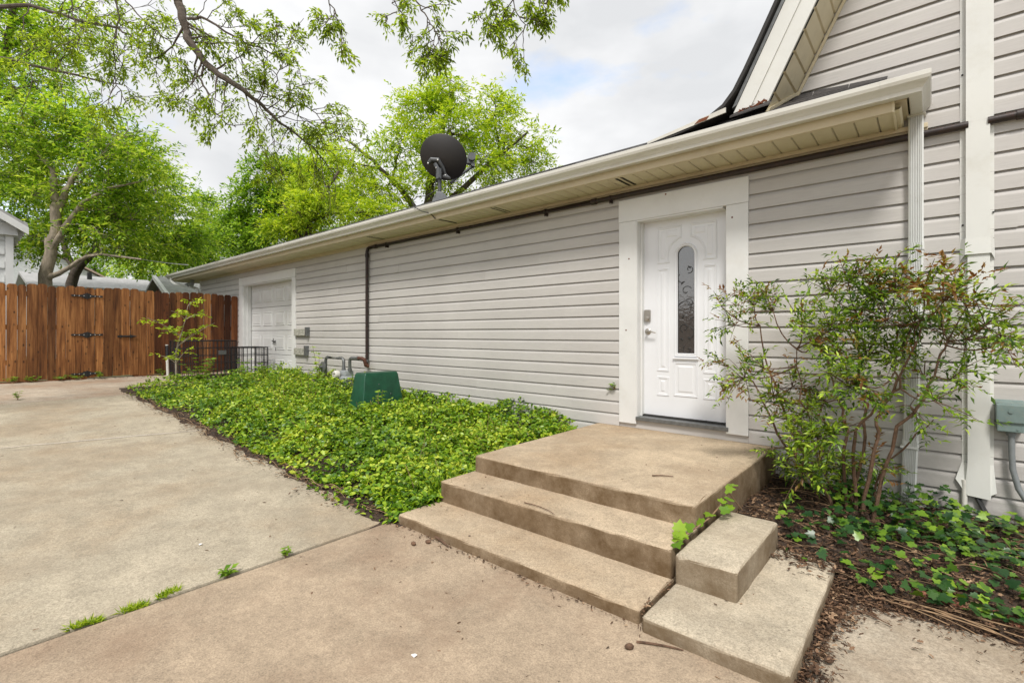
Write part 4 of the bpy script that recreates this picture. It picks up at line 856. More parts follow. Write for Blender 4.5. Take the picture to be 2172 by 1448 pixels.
# dog crates
def crate(x0, x1, y0, y1, z0, z1, lab, step=.075):
    r = empty('dog_crate', ((x0 + x1) / 2, (y0 + y1) / 2, z0), lab, 'dog crate', 'wire dog crates by the fence')
    fr = MB(); E = .013
    for a in (x0, x1):
        for b in (y0, y1): fr.tube([(a, b, z0), (a, b, z1)], E, 6)
    for zz in (z0, z1):
        for a in (x0, x1): fr.tube([(a, y0, zz), (a, y1, zz)], E, 6)
        for b in (y0, y1): fr.tube([(x0, b, zz), (x1, b, zz)], E, 6)
    fr.build('frame', M['black'], r)
    def grid(fn, ua, ub, va, vb, hs=.15):
        w_ = MB(); n_ = max(2, int((ub - ua) / step)); k_ = max(2, int((vb - va) / hs)); R_ = .0062
        for i in range(1, n_): u_ = ua + (ub - ua) * i / n_; w_.tube([fn(u_, va), fn(u_, vb)], R_, 4, cap=False)
        for i in range(1, k_): v_ = va + (vb - va) * i / k_; w_.tube([fn(ua, v_), fn(ub, v_)], R_, 4, cap=False)
        return w_.build('wire_panel', M['black'], r)
    for a in (x0, x1): grid(lambda u, v, a=a: (a, u, v), y0, y1, z0, z1)
    for b in (y0, y1): grid(lambda u, v, b=b: (u, b, v), x0, x1, z0, z1)
    grid(lambda u, v: (u, v, z1), x0, x1, y0, y1, .05)
    t = MB(); t.box(x0 + .01, x1 - .01, y0 + .01, y1 - .01, z0 + .01, z0 + .035); t.build('tray', M['black'], r)
    return r
c1 = crate(-12.15, -11.50, -1.55, -.50, gz(-11.8), 1.155, 'larger black wire dog crate standing against brown fence')
m = MB(); m.box(-11.495, -11.485, -.85, -.70, .86, .95); m.build('latch', M['galv'], c1)
c2 = crate(-11.62, -10.95, -.56, -.06, gz(-11.3), 1.01, 'smaller black wire dog crate in front of garage door')
# broom stick against the fence
b0_ = at_x(356, 800, -12.55); b1_ = at_x(354, 733, -12.65); bm_ = at_x(354.5, 757, -12.62)
br = empty('broom', (b0_.x, b0_.y, gz(-12.5)), 'pale wooden stick with black grip leaning upright on fence', 'broom')
m = MB(); m.tube([(b0_.x, b0_.y, gz(-12.5)), b0_, bm_], .026, 8); m.build('stick', M['pvc'], br); m = MB(); m.tube([bm_, b1_], .034, 8); m.build('grip', M['black'], br); m = MB(); m.tube([b1_, b1_ + UV * .025], .028, 8); m.build('end_cap', M['pvc'], br)

# ------------------------------------------------------------------ neighbours
nh = empty('neighbour_house', (-21, -6, .41), 'white shingled house corner behind fence at left edge', 'house')
NX = -15.6; cy = at_x(27, 600, NX).y; ez = at_x(20, 498, NX).z
m = MB(); m.box(NX - 8, NX - .02, cy - 9, cy - .02, .2, ez + .2); m.rings([[(NX - 8, cy - 9, ez + .2), (NX - 8, cy - .02, ez + .2), (NX - 8, cy - 4.5, ez + 3.2)], [(NX - .02, cy - 9, ez + .2), (NX - .02, cy - .02, ez + .2), (NX - .02, cy - 4.5, ez + 3.2)]]); m.build('wall', M['nshingle'], nh)
rh = .155; k = 0; zz = .9
s1 = None
while zz < ez + .3:
    yy = cy - .115 - (k % 2) * .1
    while yy > cy - 1.8:
        w = .19
        if s1 is None:
            m = MB(); m.rings([[(0, 0, 0), (.022, 0, 0), (.008, 0, rh + .01), (0, 0, rh + .01)], [(0, w - .012, 0), (.022, w - .012, 0), (.008, w - .012, rh + .01), (0, w - .012, rh + .01)]]); s1 = m.build('shingle', M['nshingle']); s1.parent = nh; o = s1
        else: o = s1.copy(); COL.objects.link(o)
        o.location = Vector((NX - .02 + random.uniform(0, .006), yy - w, zz)) - wloc(nh); yy -= w
    zz += rh; k += 1
m = MB(); m.box(NX - .03, NX + .05, cy - .115, cy + .01, .2, ez + .05); m.build('corner_board', M['white'], nh)
m = MB(); m.rings([[(NX - .06, cy - .27, ez - .02), (NX + .13, cy - .27, ez - .02), (NX + .13, cy + .08, ez - .02), (NX - .06, cy + .08, ez - .02)], [(NX - .03, cy - .2, ez + .25), (NX + .08, cy - .2, ez + .25), (NX + .08, cy + .04, ez + .25), (NX - .03, cy + .04, ez + .25)]]); m.build('corner_cap', M['white'], nh)
rp = lambda y, o=0: ez + .28 - (y - cy) * .66 + o
m = MB(); m.rings([[(x_, cy + .22, rp(cy + .22)), (x_, cy - 4.5, rp(cy - 4.5)), (x_, cy - 9.3, rp(cy + .22)), (x_, cy - 9.3, rp(cy + .22) + .09), (x_, cy - 4.5, rp(cy - 4.5) + .09), (x_, cy + .22, rp(cy + .22) + .09)] for x_ in (NX - 8.3, NX + .35)]); m.build('roof', M['groof'], nh)
m = MB(); m.rings([[(x_, cy + .23, rp(cy + .22) - .14), (x_, cy - 4.5, rp(cy - 4.5) - .14), (x_, cy - 4.5, rp(cy - 4.5) + .02), (x_, cy + .23, rp(cy + .22) + .02)] for x_ in (NX + .30, NX + .36)]); m.build('barge_board', M['white'], nh)
for q in range(6): m = MB(); m.box(NX - .3 - q * .5, NX - .22 - q * .5, cy, cy + .2, rp(cy + .2) - .10, rp(cy + .2) + .05); m.build('rafter_tail', M['white'], nh)
# grey roof behind the fence
def gable_house(name, c, lx, ly, eave, ridge, axis, lab, roof, wall, cat='house'):
    r = empty(name, (c[0], c[1], .41), lab, cat); X0, X1, Y0, Y1 = c[0] - lx / 2, c[0] + lx / 2, c[1] - ly / 2, c[1] + ly / 2
    m = MB(); m.box(X0 + .3, X1 - .3, Y0 + .3, Y1 - .3, .2, eave)
    if axis == 'y': m.rings([[(X0 + .3, y, eave), (X1 - .3, y, eave), (c[0], y, ridge - .1)] for y in (Y0 + .3, Y1 - .3)])
    else: m.rings([[(x, Y0 + .3, eave), (x, Y1 - .3, eave), (x, c[1], ridge - .1)] for x in (X0 + .3, X1 - .3)])
    m.build('wall', wall, r); m = MB()
    if axis == 'y': m.rings([[(X0, y, eave - .1), (c[0], y, ridge), (X1, y, eave - .1), (X1, y, eave), (c[0], y, ridge + .1), (X0, y, eave)] for y in (Y0, Y1)])
    else: m.rings([[(x, Y0, eave - .1), (x, c[1], ridge), (x, Y1, eave - .1), (x, Y1, eave), (x, c[1], ridge + .1), (x, Y0, eave)] for x in (X0, X1)])
    m.build('roof', roof, r); return r
a_ = at_x(150, 600, -27); b_ = at_x(335, 600, -27)
gh = gable_house('low_house', (-29.5, (a_.y + b_.y) / 2 - .6, 0), 7, abs(b_.y - a_.y) + 1.5, 3.2, at_x(230, 593, -29.5).z, 'y', 'low house with pale grey roof and vent pipe behind fence', M['groof'], M['nshingle'])
vp = at_x(190, 590, -28.4); m = MB(); m.tube([(vp.x, vp.y, vp.z - 1.0), (vp.x, vp.y, vp.z + .25)], .09, 8); m.lathe([(.4, -.30), (.12, -.1)], vp, (0, 0, 1), 10); m.build('vent_pipe', M['black'], gh)
c_ = at_x(372, 600, -21)
g2 = gable_house('far_house', (-24, c_.y + 4.0, 0), 6, 8.0, 2.3, at_x(345, 592, -24).z, 'y', 'house with pale grey roof slope rising behind garage corner', M['groof'], M['brickwall'])
m = MB(); zz_ = at_x(345, 592, -24).z; m.rings([[(-21.0, y_, 2.12), (-24, y_, zz_ - .02), (-24, y_, zz_ + .14), (-21.0, y_, 2.34)] for y_ in (c_.y - .02, c_.y + .10)]); m.build('barge_board', M['white'], g2)
d_ = at_x(60, 596, -44)
g3 = gable_house('distant_house', (-46, d_.y, 0), 8, 9, 4.6, 7.0, 'x', 'distant house with tan roof glimpsed left of leaning trunk', M['pinkroof'], M['nshingle'])
# service wires
m = MB(); A1 = at_x(50, 470, -19.6); A2 = at_x(400, 562, -15.9)
pts = []
for i in range(17):
    t = i / 16; p = A1.lerp(A2, t); p.z -= .38 * 4 * t * (1 - t) * .6; pts.append(p)
m.tube(pts, .011, 6); tag(m.build('service_wire', M['wire']), 'thin white wire sagging from neighbour house eave to garage corner', 'wire')
# ------------------------------------------------------------------ vegetation
def nrm(a): return a / np.maximum(1e-9, np.linalg.norm(a, axis=-1, keepdims=True))
T_FOLD = (np.array([(0, 0, 0), (.42, .5, .10), (.5, 0, 0), (.42, -.5, .10), (1, 0, -.08)], np.float32), np.array([(0, 2, 1), (0, 3, 2), (2, 4, 1), (3, 4, 2)]))
T_QUAD = (np.array([(0, 0, 0), (.45, .5, .03), (1, 0, -.06), (.45, -.5, .03)], np.float32), np.array([(0, 3, 2, 1)]))
T_OVAL = (np.array([(0, 0, 0), (.25, .36, .06), (.6, .46, .08), (1, 0, -.05), (.6, -.46, .08), (.25, -.36, .06), (.5, 0, 0)], np.float32), np.array([(0, 6, 1), (1, 6, 2), (2, 6, 3), (3, 6, 4), (4, 6, 5), (5, 6, 0)]))
_iv = [(0, 0), (-.12, .30), (.12, .52), (.34, .36), (.62, .44), (.62, .20), (1.0, 0), (.62, -.20), (.62, -.44), (.34, -.36), (.12, -.52), (-.12, -.30)]
T_IVY = (np.array([(x, y, .12 * abs(y) + (.0 if x < .9 else -.06)) for x, y in _iv] + [(.35, 0, 0)], np.float32), np.array([(i, (i + 1) % 12, 12)[::-1] for i in range(12)]))
_dl = [(0, 0), (.18, .22), (.30, .10), (.45, .34), (.58, .14), (.78, .26), (1, 0), (.78, -.26), (.58, -.14), (.45, -.34), (.30, -.10), (.18, -.22)]
T_DEAD = (np.array([(x, y, .18 * abs(y) + .06 * math.sin(6 * x)) for x, y in _dl] + [(.45, 0, 0)], np.float32), np.array([(i, (i + 1) % 12, 12)[::-1] for i in range(12)]))
def leaves(pos, d, up, ln, wd, tpl):
    tv, tf = tpl; pos = np.asarray(pos, np.float32); N = len(pos)
    X = nrm(np.asarray(d, np.float32)); Z = np.asarray(up, np.float32); Y = nrm(np.cross(Z, X)); Z = np.cross(X, Y)
    ln = np.broadcast_to(np.asarray(ln, np.float32), (N,)); wd = np.broadcast_to(np.asarray(wd, np.float32), (N,))
    V = pos[:, None, :] + X[:, None, :] * (tv[None, :, 0:1] * ln[:, None, None]) + Y[:, None, :] * (tv[None, :, 1:2] * wd[:, None, None]) + Z[:, None, :] * (tv[None, :, 2:3] * ln[:, None, None])
    Fx = (tf[None, :, :] + (np.arange(N) * len(tv))[:, None, None]).reshape(-1, tf.shape[1])
    return V.reshape(-1, 3), Fx
def sprays(P, A, rl, nl, ll, lw, droop=.35, tpl=T_QUAD, jit=.25):
    """compound leaves: at each P along axis A, nl leaflets in two rows. returns verts, faces"""
    N = len(P); A = nrm(A); s = np.linspace(.18, 1, nl)[None, :]
    rl = np.broadcast_to(np.asarray(rl), (N,))[:, None]
    zz = np.zeros((N, nl, 3)); zz[..., 2] = -droop * rl * s * s
    pos = P[:, None, :] + A[:, None, :] * (s * rl)[..., None] + zz
    Bv = nrm(np.cross(A, np.array([0, 0, 1.0])) + RNG.normal(0, .2, (N, 3)))
    side = np.where(np.arange(nl) % 2 == 0, 1.0, -1.0)[None, :, None]
    side = side * np.where(np.arange(nl) == nl - 1, 0.1, 1.0)[None, :, None]
    d = A[:, None, :] * .55 + Bv[:, None, :] * side * .85 + RNG.normal(0, jit, (N, nl, 3)); d[..., 2] -= droop * .6
    up = np.array([0, 0, 1.0]) + RNG.normal(0, .38, (N, nl, 3))
    sz = RNG.uniform(.75, 1.2, (N, nl))
    return leaves(pos.reshape(-1, 3), d.reshape(-1, 3), up.reshape(-1, 3), (ll * sz).ravel(), (lw * sz).ravel(), tpl)
def join(parts):
    V = []; Fs = []; b = 0
    for v, f in parts: V.append(v); Fs.append(f + b); b += len(v)
    return np.concatenate(V), np.concatenate(Fs)
def rdir(r): 
    v = Vector((r.gauss(0, 1), r.gauss(0, 1), r.gauss(0, 1))); return v.normalized()
def curve(a, b, bend, n=6):
    a, b, bend = Vector(a), Vector(b), Vector(bend); c = (a + b) / 2 + bend
    return [a * (1 - t) ** 2 + c * 2 * t * (1 - t) + b * t * t for t in [i / (n - 1) for i in range(n)]]
def rough_path(pts, r, amp, k=3):
    out = []
    for i in range(len(pts) - 1):
        for j in range(k): out.append(Vector(pts[i]).lerp(Vector(pts[i + 1]), j / k) + Vector((r.uniform(-amp, amp), r.uniform(-amp, amp), r.uniform(-amp, amp) * .5)) * (0 if i == 0 and j == 0 else 1))
    out.append(Vector(pts[-1])); return out
def tree(name, lab, base, trunks, lobes, leafmat_, bark, ll, lw, seed, rl=.35, nl=7, per=14, droop=.35, spread=.42, fill=.45, cat='tree'):
    """trunks: list of (points, r0, r1). lobes: (centre, radii, clusters, trunk index)."""
    r = random.Random(seed); root = empty(name, base, lab, cat); tb = MB(); nodes = []
    for pts, r0, r1 in trunks:
        p = rough_path(pts, r, r0 * .25); n = len(p); tb.tube(p, [r0 + (r1 - r0) * (i / (n - 1)) ** .8 for i in range(n)], 10); nodes.append((p, r0, r1))
    Ps = []; As = []
    for c, rad, ncl, ti in lobes:
        c = Vector(c); p, r0, r1 = nodes[ti]
        cand = p[len(p) // 3:]; s = min(cand, key=lambda q: (q - c).length + abs(r.gauss(0, .6)) + (1.5 if q.z > c.z else 0))
        i_ = p.index(s); rr = (r0 + (r1 - r0) * (i_ / (len(p) - 1)) ** .8) * .62
        limb = rough_path(curve(s, c, Vector((0, 0, (c - s).length * .12)), 5), r, .07 * (c - s).length * .35, 2)
        tb.tube(limb, [max(.012, rr * (1 - .75 * i / (len(limb) - 1))) for i in range(len(limb))], 7)
        R = Vector(rad)
        subs = []
        for q in range(max(3, ncl // 7)):
            d = rdir(r); e = c + Vector((d.x * R.x, d.y * R.y, d.z * R.z)) * r.uniform(.4, .7); st_ = limb[r.randrange(len(limb) // 2, len(limb))]
            sp_ = rough_path(curve(st_, e, Vector((0, 0, .1)) + rdir(r) * .12, 4), r, .04, 2); tb.tube(sp_, [max(.008, rr * .28 * (1 - .7 * i / (len(sp_) - 1))) for i in range(len(sp_))], 5); subs.append(sp_)
        for q in range(ncl):
            d = rdir(r); k = r.random() ** fill * (.55 if False else 1); e = c + Vector((d.x * R.x, d.y * R.y, d.z * R.z)) * k
            sp_ = min(r.sample(subs, min(4, len(subs))), key=lambda s_: (s_[-1] - e).length); st_ = sp_[r.randrange(len(sp_) // 2, len(sp_))]
            tw = curve(st_, e, Vector((0, 0, .08)) + rdir(r) * .15, 4); tb.tube(tw, [.011, .009, .007, .004], 4, cap=False)
            od = (e - c).normalized() if (e - c).length > 1e-3 else Vector((0, 0, 1))
            for u in range(per):
                t = r.uniform(.55, 1.05); b = tw[0].lerp(tw[-1], t) if t < 1 else tw[-1]
                a = (od * .55 + rdir(r) * .8 + Vector((0, 0, .15))).normalized(); Ps.append(b + rdir(r) * spread * r.random()); As.append(a)
    tb.build('trunk', bark, root, smooth=True)
    v, f = sprays(np.array([tuple(p) for p in Ps]), np.array([tuple(a) for a in As]), rl * RNG.uniform(.7, 1.25, len(Ps)), nl, ll, lw, droop)
    tag(np_mesh('crown', v, f, leafmat_, root), kind='stuff')
    return root
def lobe_px(px, py, t, rw, rh, n, ti=0, rd=None): return (at(px, py, t), (rw, rd or rw, rh), n, ti)
# --- big tree left, behind the fence (leaning, forked trunk)
TB = 12.6
def q(px, py, t=TB): return tuple(at(px, py, t))
b0 = at(95, 640, TB); base = (b0.x, b0.y, .35)
tree('shade_tree', 'large green tree behind fence with leaning pale forked trunk', base,
     [([base, q(92, 600), q(103, 550), q(115, 500), q(120, 440), q(116, 405)], .155, .10),
      ([q(119, 450), q(140, 405), q(160, 370), q(175, 330), q(188, 300), q(192, 280)], .09, .03),
      ([q(116, 405), q(112, 360), q(85, 330), q(75, 310)], .09, .03),
      ([q(108, 530), q(140, 480), q(175, 430), q(230, 400), q(300, 385)], .085, .02),
      ([q(100, 590), q(135, 575), q(180, 545), q(215, 540), q(300, 550)], .075, .02)],
     [lobe_px(90, 285, 12.8, 1.3, .85, 44, 2), lobe_px(170, 270, 12.8, 1.3, .85, 44, 1), lobe_px(265, 320, 12.6, 1.25, .85, 46, 1), lobe_px(325, 390, 15.5, 1.3, 1.0, 42, 3), lobe_px(200, 390, 12.9, 1.3, .75, 46, 3),
      lobe_px(280, 455, 13.6, 1.2, .75, 44, 3), lobe_px(375, 470, 17.5, 1.4, .85, 34, 3), lobe_px(75, 380, 13.2, 1.0, .7, 32, 2), lobe_px(30, 320, 12.8, 1.1, .9, 34, 2), lobe_px(210, 490, 13.0, 1.1, .55, 34, 4), lobe_px(315, 530, 15.5, 1.2, .5, 34, 4), lobe_px(120, 500, 13.6, 1.1, .55, 24, 0), lobe_px(410, 530, 19, 1.0, .6, 18, 4), lobe_px(90, 520, 13.8, .5, .4, 10, 0)],
     M['lf_mid'], M['bark'], .125, .05, 3, rl=.34, nl=7, per=11, droop=.3)
# --- darker trunk next to it, deeper
b0 = at(160, 640, 15.5); base = (b0.x, b0.y, .35)
def q(px, py, t=15.5): return tuple(at(px, py, t))
tree('shade_tree', 'dark leaning tree close behind the pale forked trunk', base, [([base, q(148, 600), q(185, 545), q(225, 500), q(300, 470)], .19, .06), ([q(160, 580), q(140, 530), q(120, 470), q(120, 400)], .11, .05)],
     [lobe_px(300, 500, 16, 1.6, .8, 40, 0), lobe_px(220, 450, 16.5, 1.8, 1.0, 44, 0), lobe_px(110, 430, 16.5, 1.6, 1.0, 40, 1), lobe_px(400, 520, 17, 1.5, .7, 34, 0), lobe_px(60, 480, 17, 1.4, .8, 28, 1), lobe_px(200, 330, 17, 2.0, 1.2, 40, 1), lobe_px(320, 400, 17, 1.5, .9, 34, 0)],
     M['lf_deep'], M['bark_dark'], .15, .065, 5, rl=.4, per=9)
# --- tall tree at far left edge
b0 = at(-70, 640, 17); base = (b0.x, b0.y, .35)
def q(px, py, t=17): return tuple(at(px, py, t))
tree('tall_tree', 'tall bright green tree filling the upper left corner above white house', base, [([base, q(-70, 500), q(-50, 350), q(-10, 200), q(30, 60), q(40, -60)], .30, .08)],
     [lobe_px(20, 60, 16.5, 1.6, 1.4, 44), lobe_px(60, 180, 16.2, 1.4, 1.1, 44), lobe_px(-30, 180, 16.5, 1.8, 1.3, 40), lobe_px(20, 290, 16.0, 1.4, .9, 42), lobe_px(110, 110, 17, 1.2, .9, 26), lobe_px(-20, 390, 16.0, 1.3, .8, 34), lobe_px(80, 20, 17, 1.3, .9, 26), lobe_px(150, 60, 16.5, 1.2, .8, 20), lobe_px(40, 400, 15.8, .8, .5, 22)],
     M['lf_mid'], M['bark_dark'], .15, .06, 9, rl=.42, per=9)
# --- yellow-green tree behind the roof
b0 = at(905, 640, 19); base = (b0.x, b0.y, .3)
def q(px, py, t=19): return tuple(at(px, py, t))
tree('spring_tree', 'yellow green spring tree rising behind roof around satellite dish', base,
     [([base, q(905, 520), q(908, 420), q(925, 340), q(945, 260), q(960, 190)], .30, .05), ([q(905, 480), q(850, 400), q(790, 340), q(740, 300)], .16, .04), ([q(907, 470), q(980, 400), q(1060, 330), q(1120, 280)], .16, .04)],
     [lobe_px(960, 200, 19, 1.2, .8, 40), lobe_px(880, 235, 19, 1.2, .8, 38), lobe_px(1045, 235, 19, 1.1, .75, 34, 2), lobe_px(970, 280, 18.4, 1.5, .8, 46), lobe_px(850, 310, 18.6, 1.3, .8, 38, 1), lobe_px(1100, 300, 19, 1.3, .75, 36, 2), lobe_px(1040, 350, 18.6, 1.5, .7, 42, 2), lobe_px(930, 380, 18.6, 1.5, .7, 42), lobe_px(820, 400, 18.4, 1.4, .7, 40, 1), lobe_px(740, 350, 18.8, 1.1, .7, 28, 1), lobe_px(1140, 345, 19.4, .8, .5, 16, 2), lobe_px(730, 430, 18.6, 1.3, .6, 36, 1), lobe_px(690, 300, 19.5, .9, .6, 16, 1)],
     M['lf_yellow'], M['bark_dark'], .17, .062, 21, rl=.42, nl=7, per=9, droop=.4, spread=.5)
b0 = at(640, 640, 16.5); base = (b0.x, b0.y, .3)
def q(px, py, t=16.5): return tuple(at(px, py, t))
tree('spring_tree', 'lower yellow green tree directly above the garage roof', base,
     [([base, q(645, 540), q(660, 470), q(690, 410), q(720, 360)], .16, .04), ([q(650, 520), q(615, 470), q(600, 430)], .1, .03)],
     [lobe_px(690, 420, 16.4, 1.0, .6, 32), lobe_px(640, 450, 16.2, 1.0, .5, 32, 1), lobe_px(780, 450, 16, 1.1, .45, 32), lobe_px(600, 480, 16.4, .8, .4, 24, 1), lobe_px(660, 380, 16.8, .9, .6, 20), lobe_px(700, 340, 17, .7, .5, 12)],
     M['lf_yellow'], M['bark_dark'], .15, .055, 23, rl=.38, per=11, droop=.4)
b0 = at(560, 640, 24); base = (b0.x, b0.y, .3)
def q(px, py, t=24): return tuple(at(px, py, t))
tree('round_tree', 'deep green rounded tree beyond far end of garage roof', base, [([base, q(560, 520), q(565, 430), q(580, 360)], .28, .07)],
     [lobe_px(590, 375, 24, 1.5, 1.0, 44), lobe_px(540, 430, 24, 1.6, 1.0, 44), lobe_px(620, 440, 24, 1.6, 1.0, 42), lobe_px(500, 480, 24, 1.2, .8, 30), lobe_px(570, 490, 23.6, 1.8, .8, 44), lobe_px(640, 360, 24.5, 1.0, .7, 20), lobe_px(510, 520, 24, 1.2, .6, 24), lobe_px(660, 480, 24.5, 1.5, .8, 30)],
     M['lf_deep'], M['bark_dark'], .20, .085, 31, rl=.5, per=12)
b0 = at(440, 640, 30); base = (b0.x, b0.y, .3)
def q(px, py, t=30): return tuple(at(px, py, t))
tree('loose_tree', 'thin open tree between two big crowns above garage corner', base, [([base, q(440, 540), q(435, 470), q(430, 420)], .2, .04)],
     [lobe_px(430, 430, 30, 1.0, .7, 16), lobe_px(450, 480, 30, 1.6, .9, 36), lobe_px(400, 500, 30, 1.6, .9, 36), lobe_px(470, 530, 30, 1.6, .8, 36), lobe_px(410, 560, 30, 1.8, .6, 36)],
     M['lf_mid'], M['bark_dark'], .22, .09, 37, rl=.55, per=12)
# distant tree line closing the gaps near the horizon
r = random.Random(5)
for i, (px, py, t, w) in enumerate(((40, 560, 40, 3.2), (200, 565, 46, 3.4), (300, 570, 42, 3.0), (360, 560, 50, 3.4), (700, 540, 36, 3.0), (-60, 520, 44, 4.0))):
    b0 = at(px, 640, t); base = (b0.x, b0.y, .3)
    labs = ('distant tree seen between white house and leaning trunk', 'distant tree above the pale grey low roof', 'distant tree over the right end of low grey roof', 'distant tree beyond the brick gable house', 'distant tree mostly hidden behind garage roof', 'distant tree behind white shingled house')
    tree('background_tree', labs[i], base, [([base, tuple(at(px, py, t))], .25, .1)], [(at(px, py, t), (w, w, 1.6), 46, 0), (at(px + r.uniform(-40, 40), py - 30, t), (w * .7, w * .7, 1.3), 30, 0)], M['lf_deep'] if i % 2 else M['lf_mid'], M['bark_dark'], .32, .13, 50 + i, rl=.7, nl=5, per=9)

# --- pecan whose limbs hang over the drive: trunk stands left of the frame
pr = random.Random(77)
pb = (-8.6, -7.2, gz(-8.6)); pecan = empty('pecan_tree', pb, 'overhanging pecan limbs with drooping leaves and catkins against the sky', 'tree')
tb = MB(); PP = []; PA = []; CK = []
top = Vector((-8.3, -6.4, 5.4)); trk = rough_path([pb, (-8.6, -7.1, 2), (-8.5, -6.9, 4), top], pr, .06); tb.tube(trk, [.30 - .014 * i for i in range(len(trk))], 12)
def limb(pts, r0, r1, start=None, tw=1.0, dens=1.0, sub=9, subl=.9, nosub=0.0, leafy=1.0):
    p = rough_path(([start] if start else []) + [at(*a) for a in pts], pr, .03, 4); n = len(p); tb.tube(p, [r0 + (r1 - r0) * (i / (n - 1)) for i in range(n)], 8)
    for s in range(sub):
        t = nosub + (1 - nosub) * (s + pr.random()) / sub; i_ = min(n - 2, int(t * (n - 1))); a = p[i_]; axis = (p[i_ + 1] - p[i_]).normalized()
        side = axis.cross(DV).normalized() * pr.choice((-1, 1)); d = (axis * pr.uniform(.25, .9) + side * pr.uniform(.5, 1.0) + rdir(pr) * .35 + Vector((0, 0, -.12))).normalized()
        ln = subl * pr.uniform(.55, 1.25); e = a + d * ln; br = rough_path(curve(a, e, rdir(pr) * .16 * ln, 4), pr, .03 * ln, 2); rr = max(.008, (r0 + (r1 - r0) * t) * .35)
        tb.tube(br, [rr + (.004 - rr) * (k / (len(br) - 1)) for k in range(len(br))], 5)
        for z in range(max(2, int(4.2 * dens * ln / .8))):
            b = br[pr.randrange(len(br) // 3, len(br))]; d2 = (d + rdir(pr) * .9).normalized(); e2 = b + d2 * ln * pr.uniform(.25, .5); t2 = curve(b, e2, rdir(pr) * .06, 3); tb.tube(t2, [.006, .005, .003], 4, cap=False); tuft(t2[-1], d2, leafy)
            if pr.random() < .6: tuft(t2[1], d2, leafy * .6)
    return p
def tuft(c, d, k=1.0):
    for i in range(int(pr.uniform(4, 7.5) * k) or 1):
        a = (d * .6 + rdir(pr) * .75 + Vector((0, 0, -.25))).normalized(); PP.append(c + rdir(pr) * .03); PA.append(a)
    if pr.random() < .35 * k:
        for i in range(pr.randrange(2, 5)): CK.append(c + rdir(pr) * .03)
T1 = 8.3
m1 = limb([(368, -30, T1), (385, 40, T1), (405, 95, T1), (450, 150, T1), (510, 185, T1), (545, 215, T1 + .1), (580, 245, T1 + .2), (640, 295, T1 + .4)], .085, .016, top, sub=20, subl=.95, nosub=.22, dens=1.1)
limb([(398, 40, T1), (430, 38, T1), (470, 60, T1), (520, 90, T1), (580, 115, T1 + .1), (620, 100, T1 + .1)], .024, .008, sub=12, subl=.65, dens=1.2)
limb([(430, 140, T1), (425, 165, T1), (440, 200, T1), (450, 235, T1), (480, 260, T1), (500, 270, T1)], .020, .007, sub=9, subl=.5)
limb([(545, 215, T1 + .1), (570, 200, T1), (590, 160, T1), (600, 140, T1)], .014, .006, sub=7, subl=.5)
limb([(640, 295, T1 + .4), (680, 330, T1 + .6), (720, 380, T1 + .8)], .016, .006, sub=8, subl=.6)
limb([(590, 250, T1 + .2), (640, 220, T1 + .3), (680, 250, T1 + .5), (700, 290, T1 + .5)], .012, .005, sub=7, subl=.45)
T2 = 9.3
limb([(-60, 20, T2), (60, 10, T2), (160, 40, T2), (250, 60, T2), (300, 90, T2)], .05, .012, top, sub=11, subl=.9, nosub=.4, dens=.85)
limb([(-60, 120, T2), (40, 130, T2), (120, 150, T2), (200, 170, T2), (260, 180, T2)], .045, .01, top, sub=11, subl=.85, nosub=.4, dens=.85)
limb([(240, -30, T2 - .4), (250, 40, T2 - .4), (240, 110, T2 - .4), (245, 180, T2 - .4), (275, 225, T2 - .4)], .018, .006, top + Vector((0, .4, 1.6)), sub=12, subl=.6, nosub=.4)
limb([(260, -10, T1), (300, 40, T1), (340, 75, T1), (390, 100, T1)], .014, .006, top + Vector((.2, .4, 1.5)), sub=8, subl=.4, nosub=.5)
limb([(140, -30, T1 + .5), (160, 50, T1 + .5), (170, 110, T1 + .5)], .016, .006, top + Vector((.2, .4, 1.5)), sub=8, subl=.7, nosub=.4)
T3 = 7.2
hi = Vector((-6.5, -4.6, 7.6)); tb.tube([top, top.lerp(hi, .5) + UV * .3, hi], [.14, .10, .07], 8)
limb([(690, -40, T3), (700, 10, T3), (715, 45, T3), (735, 75, T3)], .012, .005, hi, sub=7, subl=.32, nosub=.5)
limb([(860, -50, T3), (880, 0, T3), (905, 40, T3), (930, 75, T3), (955, 110, T3)], .016, .005, hi, sub=9, subl=.38, nosub=.45)
limb([(925, 70, T3), (918, 100, T3), (915, 130, T3)], .007, .004, sub=5, subl=.25)
limb([(840, -40, T3), (835, 0, T3), (840, 30, T3)], .007, .004, hi, sub=5, subl=.25, nosub=.6)
limb([(1080, -60, T3), (1085, -10, T3), (1095, 30, T3), (1120, 55, T3)], .014, .005, hi + Vector((.8, .3, .5)), sub=9, subl=.36, nosub=.5)
limb([(1120, -40, T3), (1140, 0, T3), (1165, 15, T3)], .009, .004, hi + Vector((.8, .3, .5)), sub=8, subl=.3, nosub=.5)
limb([(1050, -40, T3), (1048, 10, T3), (1052, 45, T3)], .009, .004, hi + Vector((.8, .3, .5)), sub=6, subl=.26, nosub=.5)
tb.build('branches', M['bark_dark'], pecan, smooth=True)
v, f = sprays(np.array([tuple(p) for p in PP]), np.array([tuple(p) for p in PA]), .12 * RNG.uniform(.7, 1.3, len(PP)), 5, .085, .030, .55, T_FOLD)
tag(np_mesh('foliage', v, f, M['lf_pecan'], pecan), kind='stuff')
CKa = np.array([tuple(p) for p in CK]); dn = np.tile(np.array([0, 0, -1.0]), (len(CKa), 1)) + RNG.normal(0, .12, (len(CKa), 3))
v, f = leaves(CKa, dn, RNG.normal(0, 1, (len(CKa), 3)), RNG.uniform(.08, .15, len(CKa)), .012, T_FOLD); tag(np_mesh('catkins', v, f, M['catkin'], pecan), kind='stuff')

